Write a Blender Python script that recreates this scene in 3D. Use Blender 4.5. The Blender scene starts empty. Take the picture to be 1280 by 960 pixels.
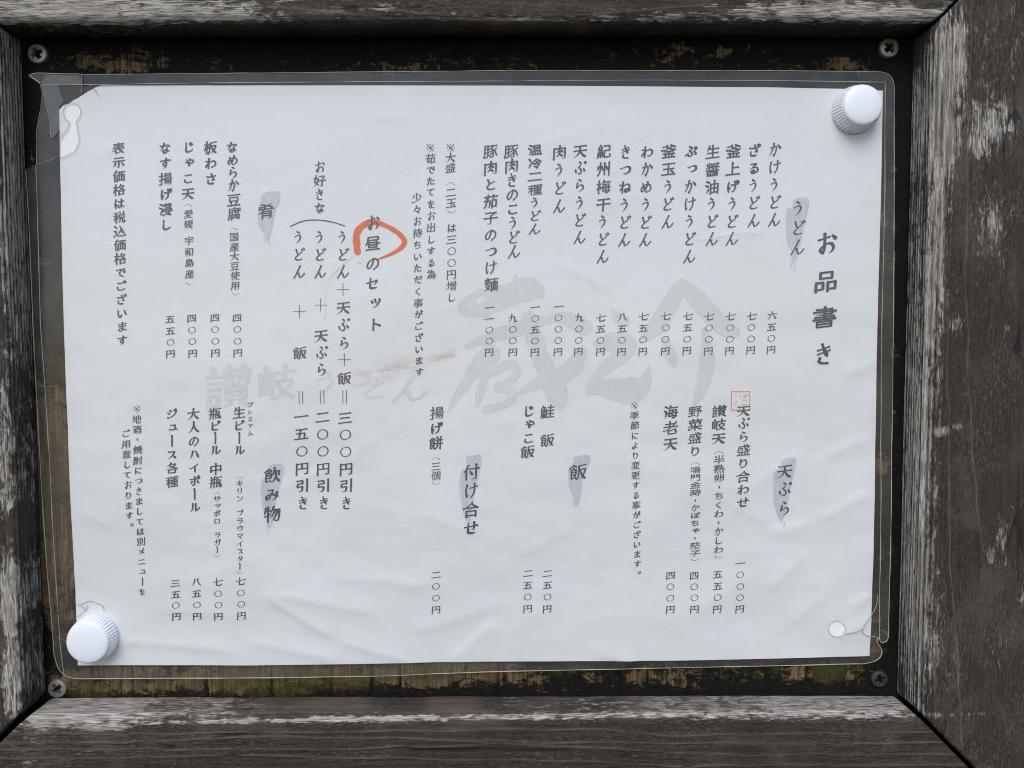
import bpy, math, json
import numpy as np
from mathutils import Vector
from mathutils.geometry import delaunay_2d_cdt

# ---------------------------------------------------------------- camera, sky, sun, exposure
scene = bpy.context.scene
COL = scene.collection
cam_data = bpy.data.cameras.new("camera")
cam_data.sensor_width = 36.0
cam_data.lens = 25.3125
cam_data.clip_start = 0.01
cam_data.clip_end = 100.0
cam = bpy.data.objects.new("camera", cam_data)
cam.location = (0.007228, -0.266047, 0.011863)
cam.rotation_euler = (1.520179, 0.001826, -0.021321)
COL.objects.link(cam)
scene.camera = cam

SUN_EL, SUN_AZ = math.radians(47), math.radians(198)      # azimuth clockwise from +Y; the board faces -Y
world = bpy.data.worlds.new("World")
scene.world = world
world.use_nodes = True
wn = world.node_tree
wn.nodes.clear()
sky = wn.nodes.new("ShaderNodeTexSky")
sky.sky_type = 'NISHITA'
sky.sun_disc = False
sky.sun_elevation = SUN_EL
sky.sun_rotation = SUN_AZ
sky.air_density = 1.0
sky.dust_density = 1.0
sky.ozone_density = 1.0
bg = wn.nodes.new("ShaderNodeBackground")
bg.inputs["Strength"].default_value = 0.15
wo = wn.nodes.new("ShaderNodeOutputWorld")
wn.links.new(sky.outputs[0], bg.inputs[0])
wn.links.new(bg.outputs[0], wo.inputs[0])

sun_data = bpy.data.lights.new("sun", 'SUN')
sun_data.energy = 1.75
sun_data.angle = math.radians(40)                         # thin overcast: a broad, soft sun
sun_data.color = (1.0, 0.975, 0.935)
sun = bpy.data.objects.new("sun", sun_data)
sdir = Vector((math.sin(SUN_AZ) * math.cos(SUN_EL), math.cos(SUN_AZ) * math.cos(SUN_EL), math.sin(SUN_EL)))
sun.rotation_euler = sdir.to_track_quat('Z', 'Y').to_euler()
sun.location = sdir * 3
COL.objects.link(sun)

scene.view_settings.view_transform = 'Standard'
scene.view_settings.look = 'None'
scene.view_settings.gamma = 1.0
scene.view_settings.exposure = 0.12
scene.render.engine = 'CYCLES'
scene.cycles.use_denoising = True
scene.cycles.transparent_max_bounces = 12
scene.cycles.filter_width = 1.0

MM = 0.001
rng = np.random.default_rng(7)

# ---------------------------------------------------------------- measured data
# measured data, millimetres on the sheet: x to the right, z up, origin at the middle of the paper
GLYPHS = {
'。':[[[16,-3],[25,-2],[31,4],[31,14],[29,18],[25,21],[20,22],[14,21],[11,18],[8,15],[7,11],[8,4],[11,0],[16,-3]]],
'々':[[[45,78],[38,56],[26,37],[14,23]],[[39,55],[76,54],[76,47],[59,17]],[[36,27],[57,16],[74,3]]],
'〇':[[[50,-3],[38,-2],[30,2],[22,8],[14,18],[10,26],[9,32],[10,50],[17,62],[21,68],[30,74],[37,77],[45,79],[55,79],[63,77],[70,74],[78,68],[86,58],[89,51],[91,43],[91,33],[89,25],[86,18],[80,10],[67,1],[62,-2],[50,-3]]],
'い':[[[17,69],[17,44],[20,25],[23,15],[27,9],[29,6],[34,4],[38,5],[42,7],[49,19],[48,29]],[[67,64],[72,63],[79,49],[85,33],[88,18]]],
'う':[[[17,47],[23,46],[49,51],[59,51],[66,49],[71,46],[76,38],[76,30],[73,22],[70,16],[65,11],[55,5],[46,2],[38,0],[32,1]],[[70,70],[46,72],[30,75]]],
'お':[[[36,79],[36,5],[34,2],[30,1],[23,3],[17,8],[15,15],[19,22],[28,29],[43,35],[59,38],[72,36],[80,31],[82,25],[82,18],[80,12],[73,5],[65,2],[58,1],[51,4]],[[12,58],[32,58],[60,61]],[[93,51],[71,65]]],
'か':[[[92,31],[85,48],[77,64]],[[14,-1],[21,12],[29,32],[37,59],[39,74],[43,78]],[[9,53],[15,52],[50,55],[58,53],[61,50],[63,43],[63,29],[61,15],[57,5],[52,2],[47,1],[40,2],[34,6]]],
'が':[[[84,66],[76,79]],[[9,52],[51,54],[57,53],[60,50],[62,44],[62,27],[58,12],[55,4],[52,2],[45,0],[37,2],[33,6]],[[37,77],[36,64],[29,38],[22,18],[13,-1]],[[74,64],[83,47],[91,30]],[[88,83],[94,70]]],
'き':[[[48,79],[52,75],[60,49],[69,31],[71,25],[70,23],[67,23],[53,25]],[[16,45],[22,43],[55,43],[85,48]],[[19,65],[25,64],[55,64],[79,69]],[[72,1],[58,-1],[45,-1],[37,0],[30,2],[26,6],[23,12],[23,19],[26,27]]],
'く':[[[68,-2],[29,33],[27,38],[28,43],[33,48],[64,74]]],
'け':[[[40,53],[61,52],[91,55]],[[71,77],[72,72],[72,29],[70,20],[65,9],[60,3],[55,-1],[48,0]],[[20,76],[19,68],[16,50],[16,27],[21,1]],[[28,31],[24,18],[20,13]]],
'げ':[[[80,79],[86,65]],[[26,30],[26,27],[23,17],[18,13]],[[91,57],[87,53],[81,52],[59,50],[39,51]],[[90,81],[96,69]],[[20,-2],[18,10],[15,21],[15,45],[19,71],[23,75]],[[46,-2],[54,-1],[59,3],[65,10],[68,21],[70,26],[70,72],[69,73],[65,76]]],
'こ':[[[27,29],[22,26],[21,18],[24,10],[31,5],[45,1],[59,1],[81,4]],[[25,65],[76,65]]],
'ご':[[[81,8],[77,3],[61,0],[42,0],[28,4],[23,8],[20,15],[20,29]],[[23,65],[32,64],[62,64],[71,65],[75,68]],[[87,83],[95,70]],[[74,78],[78,76],[83,66]]],
'さ':[[[50,79],[55,75],[58,63],[72,36],[73,30],[72,29],[54,29]],[[16,60],[22,58],[45,58],[67,59],[85,63]],[[76,6],[71,1],[59,0],[38,1],[31,3],[25,8],[23,15],[26,32]]],
'ざ':[[[52,29],[70,28],[72,29],[70,36],[58,60],[52,78]],[[75,81],[82,68],[82,63],[80,62],[63,58],[45,57],[21,58],[15,60]],[[87,85],[93,72]],[[73,1],[59,-1],[45,-1],[37,0],[29,3],[25,6],[22,12],[22,22],[25,31]]],
'し':[[[86,21],[84,16],[78,10],[64,2],[52,-1],[45,-1],[37,1],[34,3],[29,9],[27,18],[29,66],[28,77]]],
'じ':[[[26,77],[27,72],[27,15],[28,9],[31,3],[37,0],[45,-2],[51,-2],[62,1],[77,9],[85,20]],[[65,53],[58,68]],[[79,58],[72,70],[68,72]]],
'す':[[[91,63],[50,63],[10,61]],[[58,46],[46,47],[41,45],[38,42],[35,39],[34,30],[38,23],[41,21],[48,20],[59,22]],[[58,79],[58,48],[61,29],[58,15],[53,8],[43,2],[37,-1],[30,1]]],
'せ':[[[5,47],[15,47],[80,53],[92,53]],[[81,8],[75,3],[63,2],[41,3],[37,4],[33,7],[31,11],[30,22],[30,69],[34,74]],[[52,27],[65,26],[68,29],[70,42],[70,76]]],
'た':[[[38,79],[38,69],[34,50],[29,33],[18,2],[18,-3]],[[59,62],[29,58],[11,58]],[[91,7],[87,3],[81,2],[64,2],[59,3],[53,7],[51,10],[51,24]],[[88,45],[54,45]]],
'だ':[[[84,77],[92,64]],[[81,59],[74,73]],[[35,76],[35,68],[29,40],[22,19],[14,-3]],[[57,65],[54,61],[48,59],[25,57],[9,57]],[[51,43],[85,43]],[[48,22],[48,9],[54,3],[63,0],[88,1]]],
'ち':[[[37,77],[36,65],[29,38],[29,33],[23,21]],[[78,64],[48,61],[18,61],[12,62]],[[32,2],[47,0],[57,1],[67,3],[74,8],[78,12],[80,19],[80,24],[77,33],[72,36],[65,38],[52,38],[37,33],[31,33]]],
'っ':[[[37,5],[43,2],[52,3],[61,5],[72,12],[77,17],[80,24],[80,32],[78,39],[72,44],[63,47],[47,45],[23,37],[17,39]]],
'つ':[[[10,49],[16,50],[42,58],[55,61],[65,61],[73,59],[78,56],[83,50],[86,42],[86,36],[84,29],[78,19],[70,14],[59,9],[43,6],[34,8]]],
'て':[[[60,66],[57,60],[49,53],[43,41],[42,31],[43,22],[47,14],[54,8],[60,5],[76,1]],[[9,63],[87,68]]],
'で':[[[83,55],[90,41]],[[87,68],[73,68],[9,62]],[[76,0],[60,4],[54,7],[46,15],[42,22],[41,28],[42,40],[49,52],[56,59],[59,65]],[[78,37],[72,50]]],
'と':[[[79,62],[41,43],[28,29],[25,25],[24,18],[28,9],[37,3],[47,1],[66,1],[83,3]],[[41,44],[28,75]]],
'ど':[[[21,72],[26,71],[38,43]],[[81,3],[61,0],[45,0],[36,1],[29,4],[25,7],[22,15],[23,24],[29,33],[39,42],[73,60]],[[94,67],[87,81]],[[82,63],[76,76]]],
'な':[[[68,62],[90,51]],[[10,60],[15,59],[30,59],[56,63]],[[88,7],[73,16],[59,21],[48,21],[41,18],[38,15],[36,10],[38,4],[41,1],[47,-1],[58,-1],[64,4],[66,9],[65,47]],[[14,17],[25,34],[33,52],[38,65],[40,79]]],
'に':[[[20,-3],[16,18],[16,41],[21,69],[20,75]],[[19,13],[24,17],[28,29]],[[48,26],[45,22],[45,14],[47,10],[51,7],[62,4],[89,6]],[[86,63],[76,62],[46,63]]],
'ね':[[[29,36],[24,33],[8,12]],[[30,-3],[30,31],[29,36],[33,63],[33,78]],[[95,7],[88,14],[78,21],[70,23],[60,23],[53,20],[51,14],[52,8],[57,4],[66,2],[76,6],[79,12],[84,29],[84,40],[80,54],[73,60],[66,61],[59,60],[49,56],[37,47],[31,45]],[[9,57],[32,58]]],
'の':[[[49,4],[57,1],[70,6],[78,12],[85,25],[86,29],[86,43],[80,55],[72,63],[65,66],[56,68],[44,67],[33,63],[23,56],[18,49],[14,39],[13,30],[14,20],[17,16],[20,12],[27,9],[34,12],[38,18],[45,34],[49,49],[52,67]]],
'は':[[[41,55],[65,54],[90,57]],[[27,29],[23,16],[18,12]],[[19,-2],[16,16],[15,29],[16,50],[21,75]],[[92,6],[89,10],[80,17],[67,22],[61,23],[55,23],[46,20],[42,17],[42,8],[44,5],[49,2],[53,1],[61,0],[68,4],[71,9],[70,75]]],
'ぶ':[[[89,5],[83,22],[73,36]],[[92,56],[86,69]],[[29,6],[34,1],[45,0],[54,2],[58,8],[59,15],[55,23],[46,36],[38,44]],[[49,53],[54,54],[56,55],[58,59],[58,62],[52,66],[37,73]],[[75,65],[82,52]],[[5,6],[18,14],[30,24]]],
'ぷ':[[[89,5],[83,22],[73,36]],[[29,6],[34,1],[45,0],[54,2],[58,8],[59,15],[55,23],[46,36],[38,44]],[[49,53],[54,54],[56,55],[58,59],[58,62],[52,66],[37,73]],[[5,6],[18,14],[30,24]],[[84,51],[90,53],[93,58],[92,65],[90,67],[85,69],[79,68],[77,65],[76,61],[78,55],[84,51]]],
'ぼ':[[[87,45],[60,43],[38,44]],[[90,81],[95,68]],[[66,65],[67,10],[65,4],[64,2],[59,0],[51,0],[43,2],[40,7],[39,12],[42,17],[52,21],[58,21],[76,15],[84,10],[88,3]],[[40,66],[66,66],[80,67],[82,69],[81,75],[77,77]],[[16,-4],[12,17],[12,37],[17,69],[16,74]],[[15,10],[20,14],[24,27]]],
'ま':[[[19,44],[31,42],[60,42],[84,45]],[[55,18],[48,22],[34,21],[24,17],[22,9],[26,2],[35,-1],[47,0],[51,2],[53,6],[54,19],[52,47],[52,78]],[[84,68],[80,65],[63,63],[31,63],[20,65]],[[84,5],[66,16],[61,18],[58,17],[57,15],[58,16],[55,18]]],
'み':[[[91,19],[88,24],[69,35],[51,39],[33,40],[21,35],[14,29],[11,22],[11,16],[13,12],[15,10],[17,8],[23,8],[29,12],[45,45],[54,67],[54,69],[52,70],[23,69]],[[48,0],[54,-1],[58,1],[65,5],[72,15],[76,24],[80,35],[80,51]]],
'め':[[[51,2],[58,0],[70,4],[79,11],[83,18],[86,25],[86,37],[82,47],[74,55],[66,58],[54,59],[44,58],[37,56],[31,52],[21,44],[16,36],[13,26],[14,14],[19,8],[27,8],[37,15],[47,28],[54,43],[60,63],[62,72],[61,77]],[[49,13],[34,37],[23,68],[19,69]]],
'ゃ':[[[51,-6],[48,-2],[40,23],[27,49],[21,53]],[[52,22],[69,21],[75,23],[78,27],[80,33],[79,40],[74,45],[68,47],[61,47],[50,44],[14,28]],[[55,52],[44,61]]],
'よ':[[[49,77],[49,37],[51,15],[49,5],[45,1],[35,-1],[25,1],[20,3],[18,7],[17,15],[22,21],[29,23],[44,24],[64,18],[75,11],[83,5]],[[82,56],[49,54]]],
'ら':[[[31,1],[46,0],[59,1],[68,4],[75,9],[78,13],[80,20],[80,27],[76,35],[70,39],[62,40],[45,39],[30,30],[24,29]],[[33,76],[37,73],[70,66]],[[27,59],[23,35],[24,28],[22,21]]],
'り':[[[28,77],[26,57],[25,32],[26,23]],[[34,1],[41,0],[47,1],[59,8],[68,15],[72,23],[74,31],[74,49],[69,64],[63,68],[55,70],[50,69],[43,65],[38,60],[33,52],[27,48]]],
'る':[[[25,69],[31,70],[58,71],[63,71],[64,69],[62,63],[43,48],[38,41],[18,27]],[[41,42],[64,42],[74,37],[79,32],[81,25],[81,18],[78,10],[73,5],[69,3],[55,-1],[48,-1],[41,1],[35,5],[34,11],[35,15],[37,17],[41,19],[48,19],[53,18],[57,15],[60,10],[62,1]]],
'わ':[[[8,12],[24,34],[36,44],[52,53],[68,56],[77,53],[83,49],[88,40],[88,29],[85,20],[79,13],[70,8],[56,4]],[[30,-3],[33,78]],[[9,56],[32,58]]],
'を':[[[14,28],[29,45],[40,68],[41,79]],[[81,4],[77,0],[59,-1],[44,0],[38,2],[34,4],[32,11],[35,20],[45,28],[60,37],[86,47]],[[55,34],[53,41],[48,45],[41,45],[28,43]],[[13,65],[17,64],[48,64],[73,67]],[[55,14],[55,34]]],
'ん':[[[88,28],[90,22],[83,9],[76,3],[66,1],[60,2],[57,7],[55,30],[53,35],[48,38],[33,36]],[[14,-3],[14,3],[19,16],[24,26],[29,34],[32,42],[49,75]]],
'ア':[[[13,69],[18,68],[84,67],[83,61],[77,52],[65,41],[60,41]],[[19,2],[27,2],[36,8],[41,15],[48,31],[48,54]]],
'イ':[[[10,34],[17,34],[23,36],[50,48],[77,68]],[[55,-3],[54,48]]],
'ウ':[[[31,4],[39,1],[45,3],[58,10],[67,18],[74,29],[78,37],[81,50],[82,58],[80,59],[19,59],[18,58],[18,33]],[[49,60],[49,75],[53,79]]],
'ガ':[[[93,68],[86,78],[81,81]],[[44,76],[42,47],[35,24],[27,12],[19,4],[16,2],[9,2]],[[50,6],[52,3],[56,1],[69,2],[72,5],[77,24],[78,54],[76,55],[12,55]],[[80,64],[73,77]]],
'キ':[[[38,77],[43,73],[57,3],[58,0],[63,-3]],[[13,53],[20,53],[79,62]],[[88,34],[83,35],[13,24]]],
'サ':[[[38,1],[44,1],[51,4],[58,10],[64,20],[67,32],[68,76]],[[92,57],[87,53],[12,53],[7,54]],[[35,77],[31,72],[31,26]]],
'ジ':[[[11,50],[33,37]],[[14,5],[20,2],[24,2],[42,9],[57,17],[69,26],[78,36],[85,45],[85,52]],[[83,78],[91,63]],[[27,72],[48,59]],[[67,72],[71,71],[78,58]]],
'ス':[[[12,5],[18,3],[27,8],[35,14],[56,32],[69,55],[72,64],[70,65],[25,65],[19,67]],[[57,31],[72,17],[86,1]]],
'セ':[[[8,43],[80,56],[80,54],[78,47],[69,34],[62,27]],[[84,8],[80,4],[66,2],[42,3],[36,7],[34,13],[34,77]]],
'タ':[[[44,65],[79,64],[80,61],[79,54],[68,33],[52,15],[41,7],[30,1],[27,0],[20,2]],[[52,79],[47,76],[42,65],[22,43],[16,39],[9,39]],[[39,42],[46,39],[75,18]]],
'ッ':[[[31,-1],[38,-2],[44,0],[55,8],[64,16],[69,24],[75,35],[79,47],[78,54]],[[29,30],[23,47],[19,49]],[[45,56],[53,35]]],
'ト':[[[38,77],[38,-3]],[[38,46],[46,45],[62,39],[77,33],[82,29]]],
'ニ':[[[9,11],[88,11]],[[79,61],[18,61]]],
'ハ':[[[59,67],[64,64],[68,56],[77,35],[88,4]],[[11,4],[15,7],[21,18],[29,35],[36,61],[35,68]]],
'ビ':[[[71,77],[78,64]],[[22,74],[23,68],[23,12],[25,6],[31,3],[44,1],[66,2],[80,4]],[[80,79],[83,79],[91,68]],[[75,55],[39,43],[23,40]]],
'ブ':[[[23,4],[31,2],[41,6],[55,16],[66,28],[72,38],[77,54],[79,72],[73,82]],[[77,65],[14,65]],[[86,84],[94,71]]],
'プ':[[[23,4],[31,2],[41,6],[54,15],[65,26],[71,36],[76,50],[78,72],[80,78],[84,80],[91,80],[94,77],[96,73],[94,66],[88,63],[73,65],[14,65]]],
'ボ':[[[9,56],[87,56]],[[49,77],[49,3],[48,1],[45,0],[34,0],[31,2]],[[80,65],[74,77]],[[92,68],[87,78],[83,80]],[[30,37],[27,35],[13,14]],[[73,37],[87,13]]],
'ポ':[[[49,77],[49,3],[48,1],[45,0],[34,0],[31,2]],[[9,56],[87,56]],[[30,37],[27,35],[13,14]],[[73,37],[87,13]],[[79,65],[86,66],[90,72],[90,75],[88,79],[84,82],[78,82],[74,77],[74,71],[79,65]]],
'マ':[[[65,0],[49,20],[30,35],[24,36]],[[50,22],[59,29],[74,45],[82,57],[83,63],[11,64]]],
'ミ':[[[73,34],[24,46]],[[17,16],[43,11],[76,2]],[[80,60],[28,72]]],
'ム':[[[66,38],[70,36],[75,28],[89,-1]],[[9,8],[20,7],[80,14]],[[27,8],[28,18],[44,65],[45,70],[44,75]]],
'メ':[[[84,10],[68,26],[52,39],[36,51],[25,57]],[[14,2],[20,3],[29,8],[38,15],[52,29],[66,50],[72,64],[75,75]]],
'ュ':[[[64,5],[64,13],[68,40],[67,45],[26,46]],[[16,4],[84,4]]],
'ラ':[[[15,47],[79,47],[81,46],[80,40],[75,28],[64,15],[57,9],[44,3],[37,1],[31,3]],[[23,70],[80,70]]],
'リ':[[[37,3],[45,1],[52,4],[60,10],[67,18],[70,25],[72,33],[73,75]],[[27,74],[27,27]]],
'ル':[[[57,73],[57,6],[65,7],[78,16],[88,25],[90,28],[91,32]],[[30,74],[30,44],[28,26],[23,15],[18,8],[14,3],[8,2]]],
'レ':[[[31,74],[27,68],[27,8],[29,5],[36,5],[44,8],[62,17],[77,27],[88,39]]],
'ロ':[[[19,8],[19,63],[81,63],[81,9],[19,8]]],
'ン':[[[88,58],[87,50],[85,45],[72,29],[62,21],[47,12],[37,8],[23,3],[17,3]],[[21,70],[45,51]]],
'・':[[[47,48],[53,28]]],
'ー':[[[89,38],[11,38]]],
'一':[[[95,39],[5,39]]],
'七':[[[85,21],[87,15],[87,10],[85,3],[81,0],[50,-1],[43,0],[40,2],[38,11],[38,81]],[[5,41],[87,54],[95,54]]],
'三':[[[8,3],[92,3]],[[87,70],[13,70]],[[79,38],[19,38]]],
'上':[[[5,0],[94,0]],[[46,0],[46,81]],[[46,47],[87,47]]],
'中':[[[86,20],[86,60],[85,62],[15,62],[13,61],[13,19]],[[49,-7],[49,83]],[[13,29],[86,29]]],
'之':[[[92,0],[87,-1],[64,-2],[46,-1],[33,4],[31,5],[29,10]],[[47,81],[53,71],[52,61]],[[9,-4],[10,0],[16,6],[30,12],[57,33],[76,52],[78,59],[75,61],[10,61]]],
'九':[[[90,14],[93,8],[93,2],[91,-2],[73,-3],[70,0],[69,7],[69,53],[68,54],[9,54]],[[5,-2],[10,-2],[17,2],[25,10],[31,21],[35,31],[38,47],[39,82]]],
'事':[[[33,-5],[38,-6],[46,-5],[48,-3],[49,0],[49,82]],[[6,23],[95,23]],[[15,36],[80,36],[81,33],[81,4]],[[8,72],[92,72]],[[15,10],[81,10]],[[49,61],[22,61],[21,59],[22,49],[77,49],[80,50],[80,59],[78,61],[49,61]]],
'二':[[[93,6],[6,6]],[[15,65],[86,65]]],
'五':[[[45,70],[42,47],[34,1]],[[70,1],[73,27],[72,41],[19,41]],[[87,70],[13,70]],[[94,1],[6,1]]],
'人':[[[94,-2],[89,-1],[83,2],[73,12],[63,26],[53,50],[49,52]],[[49,83],[49,55],[37,24],[27,11],[18,2],[12,-2],[5,-2]]],
'介':[[[97,49],[90,47],[79,52],[67,60],[53,74],[50,75],[47,74],[37,64],[26,55],[6,44]],[[10,-4],[20,1],[25,7],[28,12],[31,24],[31,44]],[[69,-8],[69,44]]],
'付':[[[36,58],[95,58]],[[37,81],[32,79],[22,56],[22,-7]],[[7,38],[14,48],[21,51]],[[44,41],[59,18]],[[79,82],[79,0],[77,-3],[73,-4],[60,-5],[54,-2]]],
'使':[[[94,-2],[88,-4],[63,4],[50,12],[38,24]],[[34,69],[95,69]],[[63,82],[63,36],[60,17],[54,8],[47,2],[36,-3],[29,-2]],[[30,82],[20,59],[21,-7]],[[20,54],[14,52],[6,41]],[[63,53],[39,52],[39,32],[89,32],[89,50],[88,52],[63,53]]],
'価':[[[94,70],[33,70]],[[36,-5],[36,46],[38,47],[90,47],[91,-5]],[[5,40],[7,44],[11,50],[17,53]],[[19,-7],[18,57],[28,82]],[[54,4],[54,70]],[[36,4],[91,4]],[[73,70],[72,4]]],
'個':[[[26,82],[18,57],[19,-7]],[[89,-6],[89,74],[87,75],[39,75],[38,73],[38,-7]],[[63,37],[63,67]],[[45,54],[81,54]],[[5,36],[7,43],[12,50],[17,53]],[[38,1],[89,1]],[[63,37],[53,37],[53,16],[75,16],[75,36],[73,37],[63,37]]],
'八':[[[94,-4],[81,9],[73,25],[66,44],[62,75]],[[7,-4],[15,5],[19,11],[27,30],[33,56],[34,72]]],
'六':[[[56,62],[52,65],[46,81]],[[90,-3],[66,36]],[[94,54],[6,54]],[[34,36],[22,14],[9,-4]]],
'円':[[[12,-7],[12,72],[14,73],[87,73],[87,0],[86,-2],[83,-4],[73,-4],[68,-3]],[[12,36],[88,36]],[[49,73],[49,36]]],
'冷':[[[25,47],[32,48],[37,52],[45,59],[58,74],[61,75],[77,58],[92,46]],[[55,53],[61,49],[65,42]],[[8,78],[21,57]],[[21,32],[8,-1]],[[72,-5],[61,5],[48,13],[44,13]],[[61,6],[78,27],[79,33],[77,34],[36,34]]],
'出':[[[49,83],[49,1]],[[85,33],[85,3],[84,1],[15,2],[14,4],[14,33]],[[19,74],[19,47],[19,45],[21,44],[80,44],[81,46],[81,74]]],
'別':[[[9,-4],[15,5],[19,16],[23,33],[24,50]],[[25,-3],[30,-5],[35,-5],[42,-2],[44,9],[46,30],[45,32],[44,33],[23,33]],[[67,-1],[72,-4],[82,-4],[86,-3],[87,0],[88,81]],[[62,18],[62,71]],[[24,50],[15,50],[13,51],[13,75],[44,75],[45,73],[45,51],[43,50],[24,50]]],
'半':[[[70,58],[79,74],[81,80]],[[49,-7],[49,83]],[[15,79],[21,76],[29,59]],[[94,24],[6,24]],[[13,47],[88,47]]],
'卵':[[[77,35],[70,52],[66,54]],[[44,80],[16,70],[15,68],[15,21],[20,21],[31,24],[39,24]],[[73,11],[84,12],[86,13],[87,15],[87,71],[85,72],[60,72],[59,-7]],[[24,56],[32,38]],[[42,64],[42,35],[38,17],[32,8],[24,2],[15,-4],[9,-4]]],
'各':[[[29,65],[43,51],[61,41],[88,30],[91,30],[96,32]],[[7,54],[12,54],[28,65],[30,68],[35,74],[40,83]],[[35,71],[72,70],[73,68],[71,62],[56,50],[35,38],[10,30],[3,32]],[[23,0],[23,22],[24,24],[73,24],[75,23],[75,1],[74,0],[23,0]]],
'合':[[[26,53],[28,49],[29,48],[70,48],[73,49],[77,54]],[[5,47],[12,47],[25,54],[51,75],[55,82]],[[23,-7],[23,27],[25,29],[77,28],[77,-7]],[[23,1],[77,1]],[[52,75],[62,65],[77,54],[89,48],[95,49]]],
'和':[[[5,50],[49,50]],[[28,-7],[27,42],[28,74]],[[28,40],[36,36],[44,25],[45,21]],[[86,-2],[86,70],[84,71],[59,71],[57,70],[56,68],[56,-3]],[[28,40],[21,37],[6,10]],[[6,75],[10,73],[13,72],[28,75],[41,78],[48,78]],[[56,8],[86,8]]],
'品':[[[59,-7],[59,31],[87,32],[88,30],[88,2],[59,1]],[[12,1],[38,1],[40,3],[39,31],[13,32],[12,30],[12,-7]],[[27,50],[27,76],[71,76],[73,75],[73,50],[27,50]]],
'四':[[[87,-3],[86,71],[84,72],[14,72],[12,70],[12,-4]],[[21,22],[28,26],[32,30],[35,36],[37,48],[39,72]],[[12,7],[87,7]],[[60,72],[61,32],[66,29],[81,29]]],
'国':[[[74,61],[24,61]],[[12,0],[85,0],[87,2],[86,75],[84,76],[13,76],[12,75],[12,-7]],[[64,33],[70,23]],[[27,40],[73,40]],[[49,61],[49,17]],[[23,16],[77,16]]],
'地':[[[93,12],[90,1],[84,-2],[55,-3],[49,-1],[48,1],[46,13],[46,73]],[[36,25],[23,20],[6,12]],[[5,56],[34,56]],[[34,41],[42,42],[50,47],[80,59],[87,60],[88,58],[88,38],[86,24],[81,22],[76,22]],[[20,82],[20,20]],[[67,15],[67,83]]],
'増':[[[6,13],[9,14],[22,20],[35,23]],[[6,56],[33,56]],[[20,81],[20,19]],[[89,53],[41,53]],[[46,13],[86,13]],[[65,39],[65,66]],[[52,67],[52,73],[47,81]],[[81,83],[81,79],[78,73],[77,67]],[[89,53],[89,40],[88,39],[43,39],[41,40],[41,65],[43,67],[87,67],[89,65],[89,53]],[[46,13],[47,-2],[84,-2],[86,-1],[86,24],[84,26],[47,26],[46,13]]],
'変':[[[72,61],[90,43]],[[61,72],[61,40]],[[93,72],[7,72]],[[26,61],[20,52],[11,41]],[[31,24],[41,13],[59,3],[73,-2],[86,-4],[89,-4],[94,-1]],[[8,16],[13,15],[20,19],[36,29],[41,35],[47,38]],[[39,29],[44,28],[71,28],[72,26],[71,22],[66,17],[57,10],[39,2],[15,-4],[6,-3]],[[48,84],[51,72]],[[38,72],[38,40]]],
'大':[[[95,-1],[89,-2],[85,0],[70,14],[62,25],[53,44],[49,49]],[[5,-2],[12,-2],[20,3],[32,14],[40,26],[48,50],[50,82]],[[7,51],[93,51]]],
'天':[[[8,41],[92,41]],[[5,-2],[12,-2],[27,7],[35,14],[42,24],[48,40],[49,50],[49,72]],[[94,-1],[88,-2],[78,3],[69,10],[63,17],[49,40]],[[12,72],[88,72]]],
'好':[[[5,60],[36,60],[38,59],[38,58],[34,35],[30,23],[24,13],[18,5],[11,-1],[8,-3],[3,-2]],[[48,73],[82,73],[84,73],[84,71],[83,66],[71,53],[70,48],[69,-3],[65,-4],[53,-4]],[[43,38],[95,38]],[[22,82],[12,31],[14,28],[33,14],[40,5]]],
'媛':[[[31,-4],[35,-2],[41,5],[51,24],[54,45],[54,54]],[[52,24],[56,16],[65,8],[74,2],[90,-4],[96,-2]],[[43,-2],[49,-4],[63,1],[76,12],[82,22],[82,25],[80,26],[56,26],[52,24]],[[32,7],[28,12],[10,29],[19,82]],[[85,72],[79,60],[78,54]],[[62,71],[65,60]],[[36,40],[94,40]],[[7,-4],[18,8],[24,20],[29,36],[31,58],[31,59],[29,60],[5,60]],[[37,78],[41,76],[66,77],[82,79],[90,78]],[[44,70],[47,61],[46,54]],[[91,54],[39,54]]],
'子':[[[5,36],[94,36]],[[16,73],[85,73]],[[27,-2],[34,-4],[45,-4],[49,-2],[50,1],[50,50],[52,53],[73,66],[75,72]]],
'季':[[[21,40],[24,36],[27,34],[66,33],[73,34]],[[41,59],[39,53],[26,44],[11,36],[4,37]],[[7,15],[93,15]],[[94,37],[89,37],[71,45],[61,53],[59,59]],[[49,42],[49,76]],[[13,76],[17,74],[21,74],[49,76],[76,80],[82,78]],[[7,60],[42,59],[92,60]],[[64,33],[62,28],[52,24],[50,21],[50,1],[49,-3],[41,-5],[32,-4]]],
'宇':[[[77,51],[21,51]],[[43,81],[48,79],[51,70]],[[11,52],[11,68],[12,70],[87,70],[88,68],[88,53]],[[28,0],[37,-4],[47,-3],[50,0],[50,50]],[[9,28],[92,28]]],
'少':[[[9,35],[17,47],[25,64],[29,66]],[[48,83],[48,22]],[[74,66],[91,37]],[[79,30],[68,18],[51,7],[23,-2],[12,-3],[5,-2]]],
'岐':[[[69,82],[69,43]],[[37,8],[37,63]],[[37,15],[14,13],[10,14],[9,63]],[[93,65],[44,65]],[[23,15],[23,82]],[[38,-3],[43,-3],[53,1],[64,7],[73,16],[79,22],[84,32],[87,39],[87,42],[85,43],[53,43],[52,42],[52,40],[56,29],[65,14],[77,4],[92,-5]]],
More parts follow.
